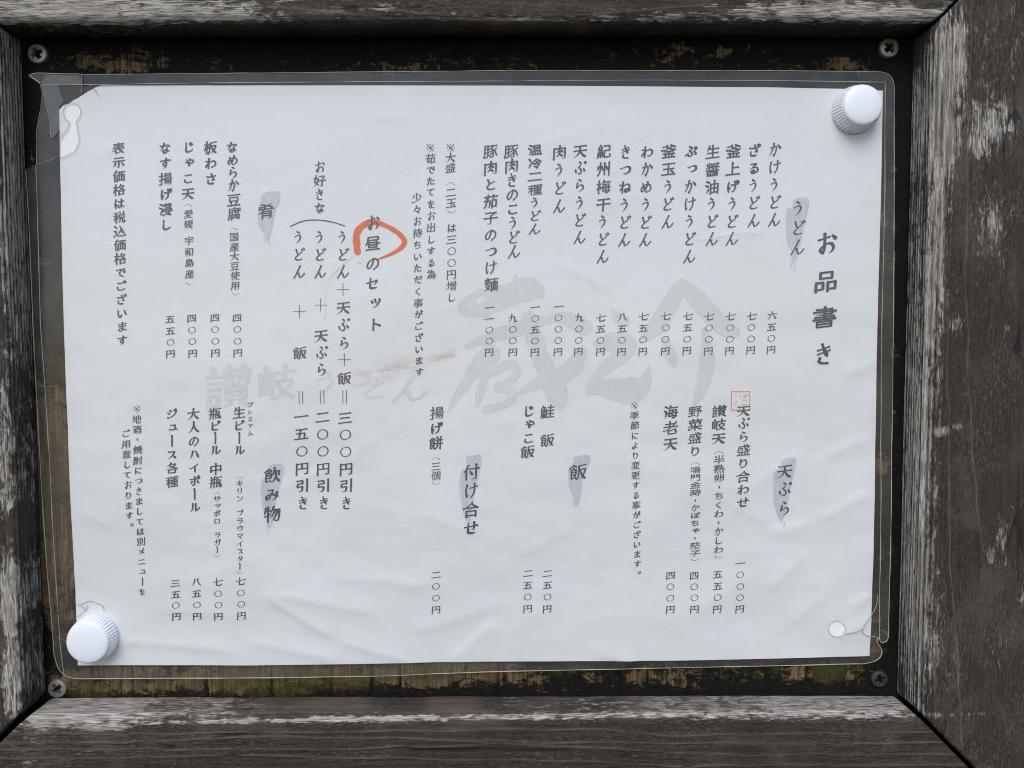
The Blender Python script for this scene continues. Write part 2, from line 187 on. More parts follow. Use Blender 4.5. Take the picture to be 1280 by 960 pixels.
'島':[[[61,13],[61,2],[59,1],[15,1],[13,3],[13,13]],[[22,48],[75,49],[76,50],[75,72],[73,73],[46,73],[24,73],[22,72],[22,25],[23,23],[84,22],[86,22],[86,11],[83,-2],[79,-5],[73,-5],[67,-2]],[[76,61],[22,61]],[[94,35],[22,35]],[[46,74],[47,83]],[[37,1],[37,17]]],
'州':[[[45,33],[37,56]],[[55,0],[55,79]],[[85,-6],[85,82]],[[6,32],[13,48],[14,54],[14,58]],[[76,33],[65,57]],[[27,81],[27,42],[25,26],[20,11],[10,-4]]],
'干':[[[49,-7],[49,72]],[[89,72],[12,72]],[[94,39],[6,39]]],
'引':[[[23,-1],[28,-3],[41,-3],[44,-2],[47,5],[49,14],[50,29],[50,30],[48,31],[15,31],[15,40],[17,52],[20,54],[50,54],[51,75],[48,76],[11,76]],[[82,-7],[82,82]]],
'待':[[[61,-3],[73,-4],[77,-2],[78,47]],[[34,30],[95,30]],[[95,48],[33,48]],[[21,42],[22,-7]],[[34,59],[28,57],[20,43],[14,39],[5,31]],[[39,68],[90,68]],[[7,60],[19,70],[30,82]],[[64,83],[64,48]],[[44,21],[51,15],[56,5]]],
'意':[[[33,73],[32,66],[34,58]],[[13,73],[87,73]],[[78,15],[89,-2]],[[68,73],[68,66],[66,58]],[[92,57],[9,57]],[[23,35],[77,35]],[[21,14],[10,-3]],[[58,9],[47,16],[46,22]],[[67,9],[69,2],[66,-3],[61,-4],[40,-4],[36,-3],[34,0],[34,13]],[[51,74],[50,81],[46,82]],[[23,35],[23,24],[25,22],[74,22],[77,25],[77,44],[75,47],[24,47],[23,45],[23,35]]],
'愛':[[[34,20],[35,14],[43,8],[45,5]],[[7,12],[14,11],[25,17],[39,21],[66,22],[69,20],[67,16],[57,8],[55,5]],[[86,34],[79,42],[72,47]],[[94,-2],[89,-4],[84,-4],[65,0],[52,5],[49,5],[39,1],[25,-3],[12,-4],[6,-3]],[[29,58],[29,63],[25,70],[25,76]],[[88,44],[88,57],[71,58],[13,57],[12,44]],[[79,74],[73,65],[71,58]],[[46,76],[50,65],[45,53],[57,46]],[[24,46],[20,37],[16,34],[12,32]],[[85,79],[80,80],[44,76],[13,76]],[[65,41],[65,37],[63,34],[41,33]],[[36,47],[36,37],[40,31],[34,20]]],
'揚':[[[70,-2],[76,-5],[83,-4],[85,-3],[87,7],[89,25],[87,26],[50,26]],[[47,65],[85,65]],[[34,39],[31,35],[17,30],[5,28]],[[36,17],[49,27],[52,39]],[[59,26],[57,19],[51,10],[41,1],[37,-2]],[[7,-2],[12,-4],[18,-4],[20,-3],[22,3],[22,82]],[[38,39],[95,39]],[[59,-4],[69,10],[74,20],[75,26]],[[5,61],[34,61]],[[47,65],[48,51],[83,51],[85,53],[85,75],[83,78],[48,78],[47,76],[47,65]]],
'昼':[[[8,30],[14,40],[18,49],[20,77],[80,77],[81,76],[81,59],[66,58],[20,58]],[[73,27],[25,27]],[[66,58],[68,51],[71,47],[73,38],[73,13],[71,12],[26,13],[25,40],[27,42],[68,42],[81,39],[88,34],[94,35]],[[90,-2],[9,-2]]],
'時':[[[66,50],[66,83]],[[42,68],[92,68]],[[11,45],[33,45]],[[11,15],[31,15],[33,17],[33,73],[30,74],[11,74],[11,4]],[[96,49],[38,49]],[[39,31],[95,31]],[[48,22],[59,6]],[[80,49],[79,-2],[75,-4],[66,-4],[62,-2]]],
'更':[[[91,76],[8,76]],[[92,-3],[69,-3],[48,2],[34,9],[24,19]],[[50,75],[50,33],[48,22],[46,16],[40,9],[30,3],[12,-4],[7,-2]],[[19,43],[84,43]],[[49,27],[22,27],[20,28],[19,30],[19,58],[20,60],[81,60],[83,59],[84,29],[83,27],[49,27]]],
'書':[[[49,83],[49,31]],[[12,41],[88,41]],[[16,75],[77,74],[78,72],[78,55],[77,53],[75,52],[16,52]],[[6,30],[93,30]],[[93,64],[6,64]],[[22,9],[79,9]],[[22,-3],[22,18],[23,20],[77,20],[79,18],[79,-1],[78,-3],[22,-3]]],
'板':[[[23,82],[23,53],[23,-7]],[[7,61],[37,61]],[[37,-8],[36,-3],[42,12],[46,36],[47,71],[90,77]],[[46,50],[84,50],[86,49],[84,40],[79,27],[71,14],[58,1],[51,-2],[45,-3]],[[56,50],[62,30],[67,20],[73,12],[79,5],[87,-2],[91,-3],[96,-2]],[[7,13],[7,20],[17,43],[22,47]],[[22,47],[27,47],[30,45],[34,37],[35,32]]],
'格':[[[86,27],[84,0],[50,0]],[[23,82],[23,51],[23,-7]],[[86,27],[84,33],[70,42],[52,62]],[[6,59],[34,59],[42,55],[43,55],[51,63],[57,71],[61,82]],[[50,-7],[50,27]],[[95,32],[79,26],[55,26],[44,29],[38,27]],[[58,70],[80,70],[82,69],[83,68],[81,62],[72,50],[62,40],[53,34],[50,27]],[[22,44],[29,44],[36,34]],[[7,11],[7,18],[17,39],[22,44]]],
'梅':[[[73,39],[60,47]],[[93,69],[50,70]],[[20,-7],[19,49],[20,82]],[[52,82],[49,71],[39,54]],[[58,25],[70,18]],[[6,59],[31,59]],[[7,11],[7,18],[14,34],[19,42]],[[66,-1],[71,-5],[77,-4],[80,-3],[83,2],[85,26],[86,52],[84,54],[51,54],[49,51],[48,36],[45,17],[45,9],[47,8],[94,8]],[[37,32],[94,32]],[[30,28],[31,34],[26,42],[23,44],[19,42]]],
'油':[[[88,31],[40,31]],[[24,44],[7,52]],[[13,-2],[26,25]],[[88,-7],[88,57],[87,59],[86,59],[40,59],[40,-7]],[[88,2],[40,2]],[[29,71],[12,80]],[[64,83],[64,2]]],
'海':[[[66,10],[65,17],[55,27]],[[12,-2],[22,24],[21,29]],[[63,-3],[74,-4],[78,-3],[80,1],[84,14],[85,52],[84,53],[45,52],[39,17],[39,10],[91,10]],[[30,32],[95,32]],[[92,69],[44,69]],[[13,80],[29,70]],[[60,53],[61,47],[67,40],[67,32]],[[47,82],[43,70],[33,53]],[[22,42],[7,50]]],
'浸':[[[11,-2],[20,18],[23,26]],[[41,65],[84,65]],[[6,53],[22,46]],[[30,-3],[36,-4],[55,2],[70,11],[78,20],[79,25],[79,26],[48,26],[47,25],[49,19],[56,11],[63,6],[73,1],[84,-3],[89,-3],[94,-2]],[[38,51],[81,51],[83,52],[84,54],[83,77],[39,77]],[[27,70],[20,75],[11,79]],[[34,29],[34,38],[36,40],[89,39],[91,37],[91,29]]],
'温':[[[69,-2],[69,29]],[[23,44],[6,52]],[[86,-2],[86,27],[85,29],[84,29],[38,29],[38,-2]],[[26,27],[11,-3]],[[95,-2],[27,-2]],[[53,29],[53,-2]],[[13,80],[29,71]],[[82,60],[41,60]],[[82,60],[81,45],[42,45],[41,47],[41,75],[42,76],[81,76],[82,75],[82,60]]],
'為':[[[33,70],[26,79],[21,81]],[[65,19],[69,17],[74,7]],[[58,1],[53,18]],[[40,-2],[38,15]],[[72,46],[73,58],[74,62],[73,63],[9,63]],[[40,46],[80,45],[81,40],[80,28]],[[54,82],[51,72],[39,47],[29,35],[26,29],[11,19],[4,17]],[[27,29],[31,27],[88,27],[89,25],[88,15],[86,3],[83,-2],[79,-5],[72,-5],[65,-1]],[[24,16],[20,5],[14,-5]]],
'焼':[[[30,45],[35,61],[35,66]],[[33,-2],[39,-3],[45,0],[51,5],[54,12],[55,23],[52,33],[52,60]],[[66,56],[66,83]],[[41,70],[91,70]],[[7,38],[12,62]],[[95,27],[37,27]],[[22,83],[21,25],[17,12],[9,-4]],[[21,22],[26,20],[35,7]],[[94,7],[92,-1],[91,-3],[78,-4],[75,-3],[74,-1],[74,22],[80,33],[80,60]],[[37,46],[95,46]]],
'熟':[[[49,32],[44,31],[6,29]],[[53,65],[82,65],[83,63],[83,36],[85,22],[88,19],[91,19],[93,21],[95,28],[93,33]],[[47,17],[55,25],[62,36],[66,51],[66,82]],[[40,-5],[38,9]],[[24,83],[28,81],[30,75]],[[50,74],[5,74]],[[16,18],[26,18],[28,19],[30,35],[34,39],[37,43]],[[64,-5],[58,10]],[[90,-6],[80,10]],[[75,33],[60,45],[53,50]],[[9,44],[38,43],[45,45]],[[19,11],[18,5],[11,-5]],[[16,53],[41,53],[43,54],[43,63],[40,65],[16,64],[14,61],[14,55],[16,53]]],
'物':[[[41,17],[50,27],[57,40],[64,58],[64,64]],[[79,64],[77,50],[69,25],[61,12],[54,3],[47,-3]],[[67,0],[72,-3],[79,-3],[83,-2],[85,3],[88,20],[91,62],[89,64],[52,64]],[[6,44],[10,56],[13,77]],[[26,83],[26,-7]],[[6,26],[41,36]],[[59,83],[56,79],[51,64],[39,43]],[[11,60],[38,60]]],
'玉':[[[85,39],[16,39]],[[49,0],[49,73]],[[5,0],[94,0]],[[83,10],[77,18],[68,25]],[[89,74],[10,74]]],
'瓶':[[[19,60],[19,38],[17,18],[14,6],[9,-5]],[[39,82],[39,78],[34,65],[36,54],[36,-7]],[[93,75],[47,75]],[[76,4],[58,-1],[55,0],[59,75]],[[48,33],[5,33]],[[7,60],[46,60]],[[21,68],[15,79],[12,80]],[[92,13],[93,1],[92,-2],[86,-3],[82,0],[81,53],[59,54]],[[65,39],[72,17]]],
'生':[[[27,80],[21,62],[11,45]],[[22,61],[89,61]],[[85,32],[17,32]],[[94,-1],[6,-1]],[[50,83],[50,-1]]],
'産':[[[66,50],[67,56],[70,62],[75,65]],[[91,50],[16,49],[16,47],[16,26],[14,15],[8,-5]],[[56,42],[56,-3]],[[34,33],[86,32]],[[31,15],[84,15]],[[23,-3],[91,-3]],[[47,82],[52,72]],[[12,71],[88,71]],[[37,43],[33,33],[25,23]],[[34,71],[33,63],[36,58],[37,50]]],
'用':[[[63,-1],[70,-4],[79,-4],[84,-1],[85,4],[85,72],[83,73],[21,73],[20,73],[19,71],[19,31],[17,19],[14,7],[7,-5]],[[19,50],[85,50]],[[19,26],[85,26]],[[50,-5],[50,72]]],
'盛':[[[89,45],[91,40],[88,32],[80,31],[71,37],[64,46],[59,58],[53,82]],[[6,-3],[93,-3]],[[92,69],[18,69],[16,50],[10,29]],[[80,-3],[80,19],[79,21],[77,22],[22,22],[21,20],[21,-3]],[[17,54],[39,54],[41,54],[41,47],[39,36],[37,35],[30,35],[25,37]],[[83,62],[72,48],[55,35],[49,32]],[[60,22],[60,-3]],[[41,22],[41,-3]],[[66,81],[70,81],[76,76],[77,69]]],
'示':[[[69,32],[73,31],[76,28],[84,15],[89,4]],[[84,72],[16,72]],[[26,33],[22,22],[15,12],[10,6],[4,6]],[[29,0],[37,-4],[47,-3],[50,0],[50,48]],[[7,48],[93,48]]],
'税':[[[39,28],[38,31],[31,39],[24,41]],[[25,-7],[24,46],[25,75]],[[40,52],[6,52]],[[37,79],[22,75],[8,73]],[[82,83],[82,78],[77,61]],[[37,-3],[41,-3],[45,-1],[53,8],[56,15],[59,36]],[[7,11],[8,17],[19,37],[24,41]],[[91,12],[93,6],[93,1],[91,-2],[87,-3],[79,-3],[76,-2],[75,36]],[[58,61],[59,69],[53,81]],[[59,36],[49,37],[49,60],[84,61],[86,60],[86,36],[59,36]]],
'種':[[[47,37],[89,37]],[[68,76],[68,-3]],[[41,63],[94,63]],[[25,-7],[25,74]],[[24,40],[31,36],[37,28]],[[95,-3],[38,-3]],[[6,52],[39,52]],[[93,77],[84,79],[59,76],[46,75],[42,77],[34,78],[23,74],[6,72]],[[92,11],[44,11]],[[6,12],[7,17],[19,38],[24,40]],[[89,37],[89,25],[88,24],[48,24],[47,25],[47,48],[48,50],[87,50],[89,48],[89,37]]],
'節':[[[48,72],[19,73]],[[41,6],[21,1],[14,2],[15,50],[16,52],[17,52],[44,52],[45,49],[45,26],[44,24],[15,24]],[[45,38],[15,38]],[[7,60],[18,74],[21,83]],[[73,72],[74,66],[78,59]],[[62,73],[95,72]],[[48,60],[61,74],[64,83]],[[35,18],[41,6],[44,4],[49,-3]],[[70,11],[76,8],[84,8],[87,10],[87,50],[85,51],[62,51],[61,50],[60,-7]],[[33,59],[30,66],[29,72]]],
'紀':[[[27,82],[14,59],[12,53],[15,51],[25,52]],[[37,47],[35,42],[41,26]],[[34,21],[37,18],[42,3]],[[8,-4],[13,18]],[[48,75],[84,75],[86,73],[86,43],[55,43],[53,42],[52,8],[54,0],[57,-2],[67,-3],[87,-2],[90,1],[91,4],[92,9],[89,14]],[[7,28],[15,31],[38,33]],[[17,33],[17,38],[23,45],[26,51],[30,54],[36,67]],[[25,19],[27,-2]]],
'老':[[[5,47],[94,47]],[[5,21],[11,20],[34,30],[47,40],[46,46]],[[62,47],[65,54],[80,70],[86,78]],[[73,64],[66,67],[14,67]],[[85,14],[87,5],[85,0],[83,-2],[77,-3],[43,-3],[39,-2],[36,2],[35,29]],[[36,17],[52,20],[75,28],[82,28]],[[43,83],[43,52],[46,46]]],
'肉':[[[24,8],[31,11],[43,21],[48,29],[51,40]],[[13,-7],[13,64],[15,65],[84,65],[86,64],[87,2],[86,-2],[82,-4],[73,-4],[67,-2]],[[52,82],[51,71],[45,52],[37,44],[31,40],[27,38],[22,39]],[[75,39],[55,52],[47,55]],[[48,26],[53,24],[72,11]]],
'肴':[[[29,22],[78,22]],[[7,23],[12,25],[23,32],[32,35],[78,35],[77,-3],[75,-5],[61,-5]],[[8,50],[92,50]],[[78,9],[29,9]],[[82,81],[76,80],[64,74],[62,70]],[[29,-7],[29,32],[34,44],[41,53],[43,58],[43,65],[48,71]],[[42,65],[18,61],[12,62]],[[83,61],[58,71],[50,71],[42,74],[24,79],[19,78]]],
'腐':[[[29,-6],[29,27],[30,29],[31,29],[49,29],[53,28],[58,29],[84,29],[85,27],[85,-2],[82,-4],[74,-4],[70,-2]],[[36,2],[43,2],[56,10],[73,2],[77,3]],[[66,40],[70,38],[77,40],[78,44],[78,66]],[[48,58],[93,58]],[[44,67],[38,60],[34,54],[25,51]],[[35,54],[36,36]],[[38,15],[44,16],[50,19],[55,26]],[[53,73],[52,83]],[[9,-7],[9,-2],[12,10],[16,33],[16,73],[93,73]],[[63,44],[54,50],[49,50]],[[77,15],[59,22],[55,26]]],
'茄':[[[59,-7],[60,47],[84,47],[86,47],[87,45],[86,3],[59,3]],[[32,83],[32,58]],[[6,72],[93,72]],[[27,-4],[34,-5],[40,-3],[41,-1],[45,25],[44,43],[42,43],[6,43]],[[23,60],[23,36],[20,20],[17,10],[8,-5]],[[67,58],[67,83]]],
'茹':[[[47,3],[19,20],[16,23],[27,52],[30,56]],[[7,44],[42,44],[44,43],[43,35],[40,23],[37,18],[30,8],[20,0],[9,-4]],[[32,58],[32,83]],[[6,72],[93,72]],[[67,59],[67,83]],[[86,-4],[86,47],[84,47],[61,47],[59,46],[59,-6]],[[86,4],[59,4]]],
'菜':[[[66,65],[66,83]],[[33,64],[33,83]],[[6,73],[94,73]],[[85,59],[79,60],[48,56],[23,54],[14,55],[10,58]],[[49,-7],[49,33]],[[25,34],[18,47]],[[72,32],[81,45],[82,51]],[[42,48],[47,46],[50,37]],[[50,22],[19,2],[10,-1],[4,1]],[[6,23],[94,23]],[[50,22],[58,18],[71,8],[83,2],[89,-1],[95,1]]],
'蔵':[[[66,61],[69,31],[72,21],[72,12],[77,3],[82,-4],[89,-5],[91,-4],[93,0],[92,8]],[[52,-6],[68,10],[72,11]],[[59,1],[54,5],[27,5],[26,7],[26,42],[59,43]],[[33,65],[33,82]],[[84,54],[84,62],[82,66]],[[91,54],[14,54],[13,16],[11,6],[7,-6]],[[66,67],[66,82]],[[73,22],[76,23],[78,26],[85,44]],[[94,74],[5,74]],[[26,17],[52,17],[54,18],[55,19],[54,30],[26,30]],[[42,31],[42,43]],[[42,5],[42,17]]],
'表':[[[6,16],[12,18],[28,25],[49,41]],[[29,24],[29,-1],[36,0],[58,7]],[[91,30],[84,29],[68,17]],[[8,41],[92,41]],[[12,72],[89,72]],[[96,2],[89,1],[77,7],[63,21],[57,30],[49,46],[49,82]],[[16,57],[84,57]]],
'讃':[[[77,10],[77,3],[91,-4],[95,-5]],[[51,60],[53,56],[62,47]],[[85,40],[85,11],[83,10],[55,10]],[[85,30],[48,30]],[[85,40],[90,46],[80,62],[80,83]],[[40,62],[63,61]],[[52,83],[51,59],[48,52],[43,45],[48,40]],[[33,50],[9,50]],[[41,73],[63,73]],[[17,82],[21,72],[20,64]],[[67,61],[95,61]],[[55,10],[55,4],[54,1],[42,-4],[38,-5]],[[55,10],[48,11],[48,40]],[[48,40],[85,40]],[[5,64],[35,64]],[[69,73],[94,73]],[[48,20],[85,20]],[[10,-6],[11,23],[28,23],[30,22],[29,1],[10,0]],[[9,37],[33,37]],[[80,60],[69,47],[69,40]]],
'豆':[[[36,6],[30,21],[26,25]],[[8,76],[91,76]],[[61,-1],[63,7],[70,21],[76,24]],[[6,-1],[93,-1]],[[21,32],[76,32],[77,34],[77,56],[74,58],[21,57],[20,55],[21,32]]],
'豚':[[[20,-3],[24,-4],[29,-3],[32,5],[36,8],[47,12],[54,17],[62,26],[67,29]],[[31,5],[33,23],[31,75],[29,77],[13,77],[12,76],[12,22],[7,-5]],[[37,54],[47,55],[57,61],[65,68],[66,74]],[[58,60],[62,53],[67,38],[69,16],[67,2],[64,-2],[55,-5],[49,-1]],[[91,75],[39,75]],[[78,45],[84,24],[92,7]],[[92,58],[77,46],[73,43],[59,44],[46,34],[28,29],[12,29]],[[12,54],[31,54]]],
'込':[[[7,-3],[9,1],[16,7],[23,10]],[[50,77],[60,67],[62,59],[66,53],[73,35],[78,25],[86,18],[91,15]],[[62,56],[59,53],[55,41],[47,27],[38,17],[31,16]],[[23,10],[22,40],[20,41],[5,41]],[[23,10],[38,2],[51,-1],[89,0],[95,4]],[[11,80],[20,72],[26,65]]],
'酎':[[[43,-5],[43,58],[11,58],[9,57],[9,-7]],[[43,2],[9,2]],[[47,76],[6,76]],[[43,33],[35,33],[31,35],[32,76]],[[83,82],[83,0],[82,-2],[79,-4],[64,-4]],[[20,76],[20,41],[16,32],[9,31]],[[52,57],[95,57]],[[43,18],[9,18]],[[58,43],[69,23]]],
'酒':[[[88,18],[36,18]],[[30,75],[95,75]],[[23,29],[22,23],[10,-2]],[[25,70],[11,79]],[[36,31],[45,31],[49,35],[52,41],[53,75]],[[88,34],[73,34],[70,36],[70,75]],[[21,45],[7,52]],[[88,18],[88,1],[87,0],[36,0],[36,54],[87,54],[88,52],[88,18]]],
'醤':[[[82,74],[77,65],[78,42],[74,40],[68,40],[63,42]],[[27,39],[27,82]],[[27,54],[20,53],[7,47]],[[23,11],[33,13],[38,17],[40,25],[41,33]],[[57,44],[47,51],[47,57]],[[92,33],[7,33]],[[11,77],[17,65]],[[40,71],[44,69],[48,62]],[[93,57],[35,57]],[[84,14],[59,14],[57,20],[57,33]],[[37,78],[52,77],[83,81],[88,79]],[[59,74],[62,65]],[[16,5],[84,5]],[[40,23],[18,23],[16,22],[16,-3],[84,-3],[84,21],[83,23],[40,23]]],
'野':[[[48,24],[9,24]],[[29,4],[28,76]],[[51,5],[9,0],[5,1]],[[10,59],[47,59]],[[72,43],[71,-2],[70,-3],[67,-4],[56,-3]],[[55,43],[82,43]],[[55,76],[86,75],[87,73],[86,69],[75,57]],[[86,23],[91,37],[91,42],[83,45],[80,50],[74,56],[61,62]],[[29,41],[47,41],[47,75],[11,75],[10,42],[12,41],[29,41]]],
'金':[[[24,56],[27,51],[49,50],[72,51],[77,56]],[[6,50],[11,51],[24,57],[39,67],[47,75],[50,76],[77,57],[89,51],[95,52]],[[12,30],[88,30]],[[67,5],[76,22]],[[7,-2],[92,-2]],[[24,23],[32,5]],[[49,50],[49,-2]]],
'釜':[[[89,67],[65,79],[59,80]],[[30,-3],[30,6],[26,15]],[[8,-3],[91,-3]],[[50,38],[50,-3]],[[22,38],[78,38]],[[3,48],[12,45],[35,52],[50,59],[53,59],[61,54],[87,46],[91,46],[96,48]],[[74,15],[68,4],[67,-3]],[[70,76],[66,70],[54,59]],[[13,22],[87,22]],[[41,81],[36,81],[30,76],[16,70],[9,70]],[[46,59],[43,64],[34,71],[30,76]]],
'門':[[[12,45],[39,45],[41,45],[41,47],[41,73],[41,75],[15,76],[13,75],[12,-6]],[[41,61],[12,61]],[[66,-1],[72,-4],[79,-4],[85,-3],[87,0],[87,74],[85,76],[59,76],[58,75],[58,47],[59,45],[88,45]],[[58,61],[88,61]]],
'飯':[[[39,0],[31,17]],[[5,58],[7,61],[24,77],[29,75],[39,68]],[[13,39],[38,39]],[[34,8],[20,2],[14,2],[13,50],[14,51],[16,52],[37,52],[38,50],[37,24],[13,24]],[[57,-4],[63,0],[69,5],[77,18],[83,31],[88,46],[87,52],[57,52]],[[93,-4],[85,1],[75,12],[67,26],[60,48],[57,52]],[[44,-5],[50,8],[52,20],[53,47],[54,52],[53,57],[53,72],[90,77]],[[27,52],[24,64]]],
'飲':[[[93,-3],[90,-2],[85,4],[79,12],[74,24],[70,27]],[[29,52],[27,61],[23,64]],[[47,62],[27,77],[13,65],[5,60]],[[15,24],[39,24],[41,25],[41,49],[40,52],[17,52],[16,52],[15,50],[14,2],[22,2],[37,8]],[[41,39],[15,39]],[[70,50],[70,31],[69,28],[62,13],[55,3],[48,-1],[43,0],[37,9],[34,18]],[[62,82],[59,62],[52,43]],[[60,62],[87,62],[89,61],[86,38]]],
'餅':[[[62,59],[61,22],[57,9],[50,-2]],[[49,59],[93,59]],[[13,39],[38,39]],[[32,18],[35,9],[39,3],[40,-2]],[[34,8],[20,2],[14,2],[13,50],[14,51],[16,52],[37,52],[38,49],[38,25],[36,24],[13,24]],[[80,-7],[80,54],[78,65],[85,81]],[[95,33],[48,33]],[[64,66],[58,81]],[[22,63],[25,62],[27,52]],[[5,60],[11,64],[22,75],[25,77],[31,74],[44,62]]],
'鮭':[[[94,-2],[48,-2]],[[71,45],[71,82]],[[53,66],[91,66]],[[14,14],[11,4],[7,-6]],[[12,40],[43,40]],[[93,45],[50,45]],[[71,37],[71,-2]],[[92,22],[52,22]],[[31,14],[33,11],[36,0]],[[47,4],[43,14],[40,16]],[[12,55],[43,55],[43,23],[41,22],[15,22],[13,23],[12,60],[19,73],[21,80],[25,83]],[[28,22],[28,50],[35,67],[35,71],[20,72]],[[22,15],[24,-3]]],
'鳴':[[[73,17],[79,7]],[[95,36],[45,36]],[[62,15],[66,3]],[[45,48],[83,49],[84,50],[83,71],[80,72],[62,73],[48,72],[45,71],[46,25],[48,24],[88,24],[90,23],[88,4],[86,-3],[83,-5],[75,-5],[70,-3]],[[11,12],[11,69],[12,70],[29,70],[31,69],[31,68],[31,24],[30,23],[11,23]],[[54,-1],[50,15]],[[84,60],[45,60]],[[62,73],[64,80],[69,83]],[[31,-4],[36,4],[40,15]]],
'麺':[[[10,21],[19,35],[21,43],[26,51],[26,82]],[[20,34],[37,33],[37,25],[32,16],[20,3],[10,-3],[4,-3]],[[37,2],[35,6],[26,14],[17,21]],[[73,75],[70,58],[65,50],[65,0]],[[77,54],[77,0]],[[95,75],[48,75]],[[52,0],[90,0]],[[65,18],[77,18]],[[91,-7],[90,53],[88,54],[54,54],[52,54],[52,52],[52,-7]],[[8,61],[41,61]],[[6,47],[44,47]],[[77,36],[65,36]],[[43,73],[7,73]]],
}
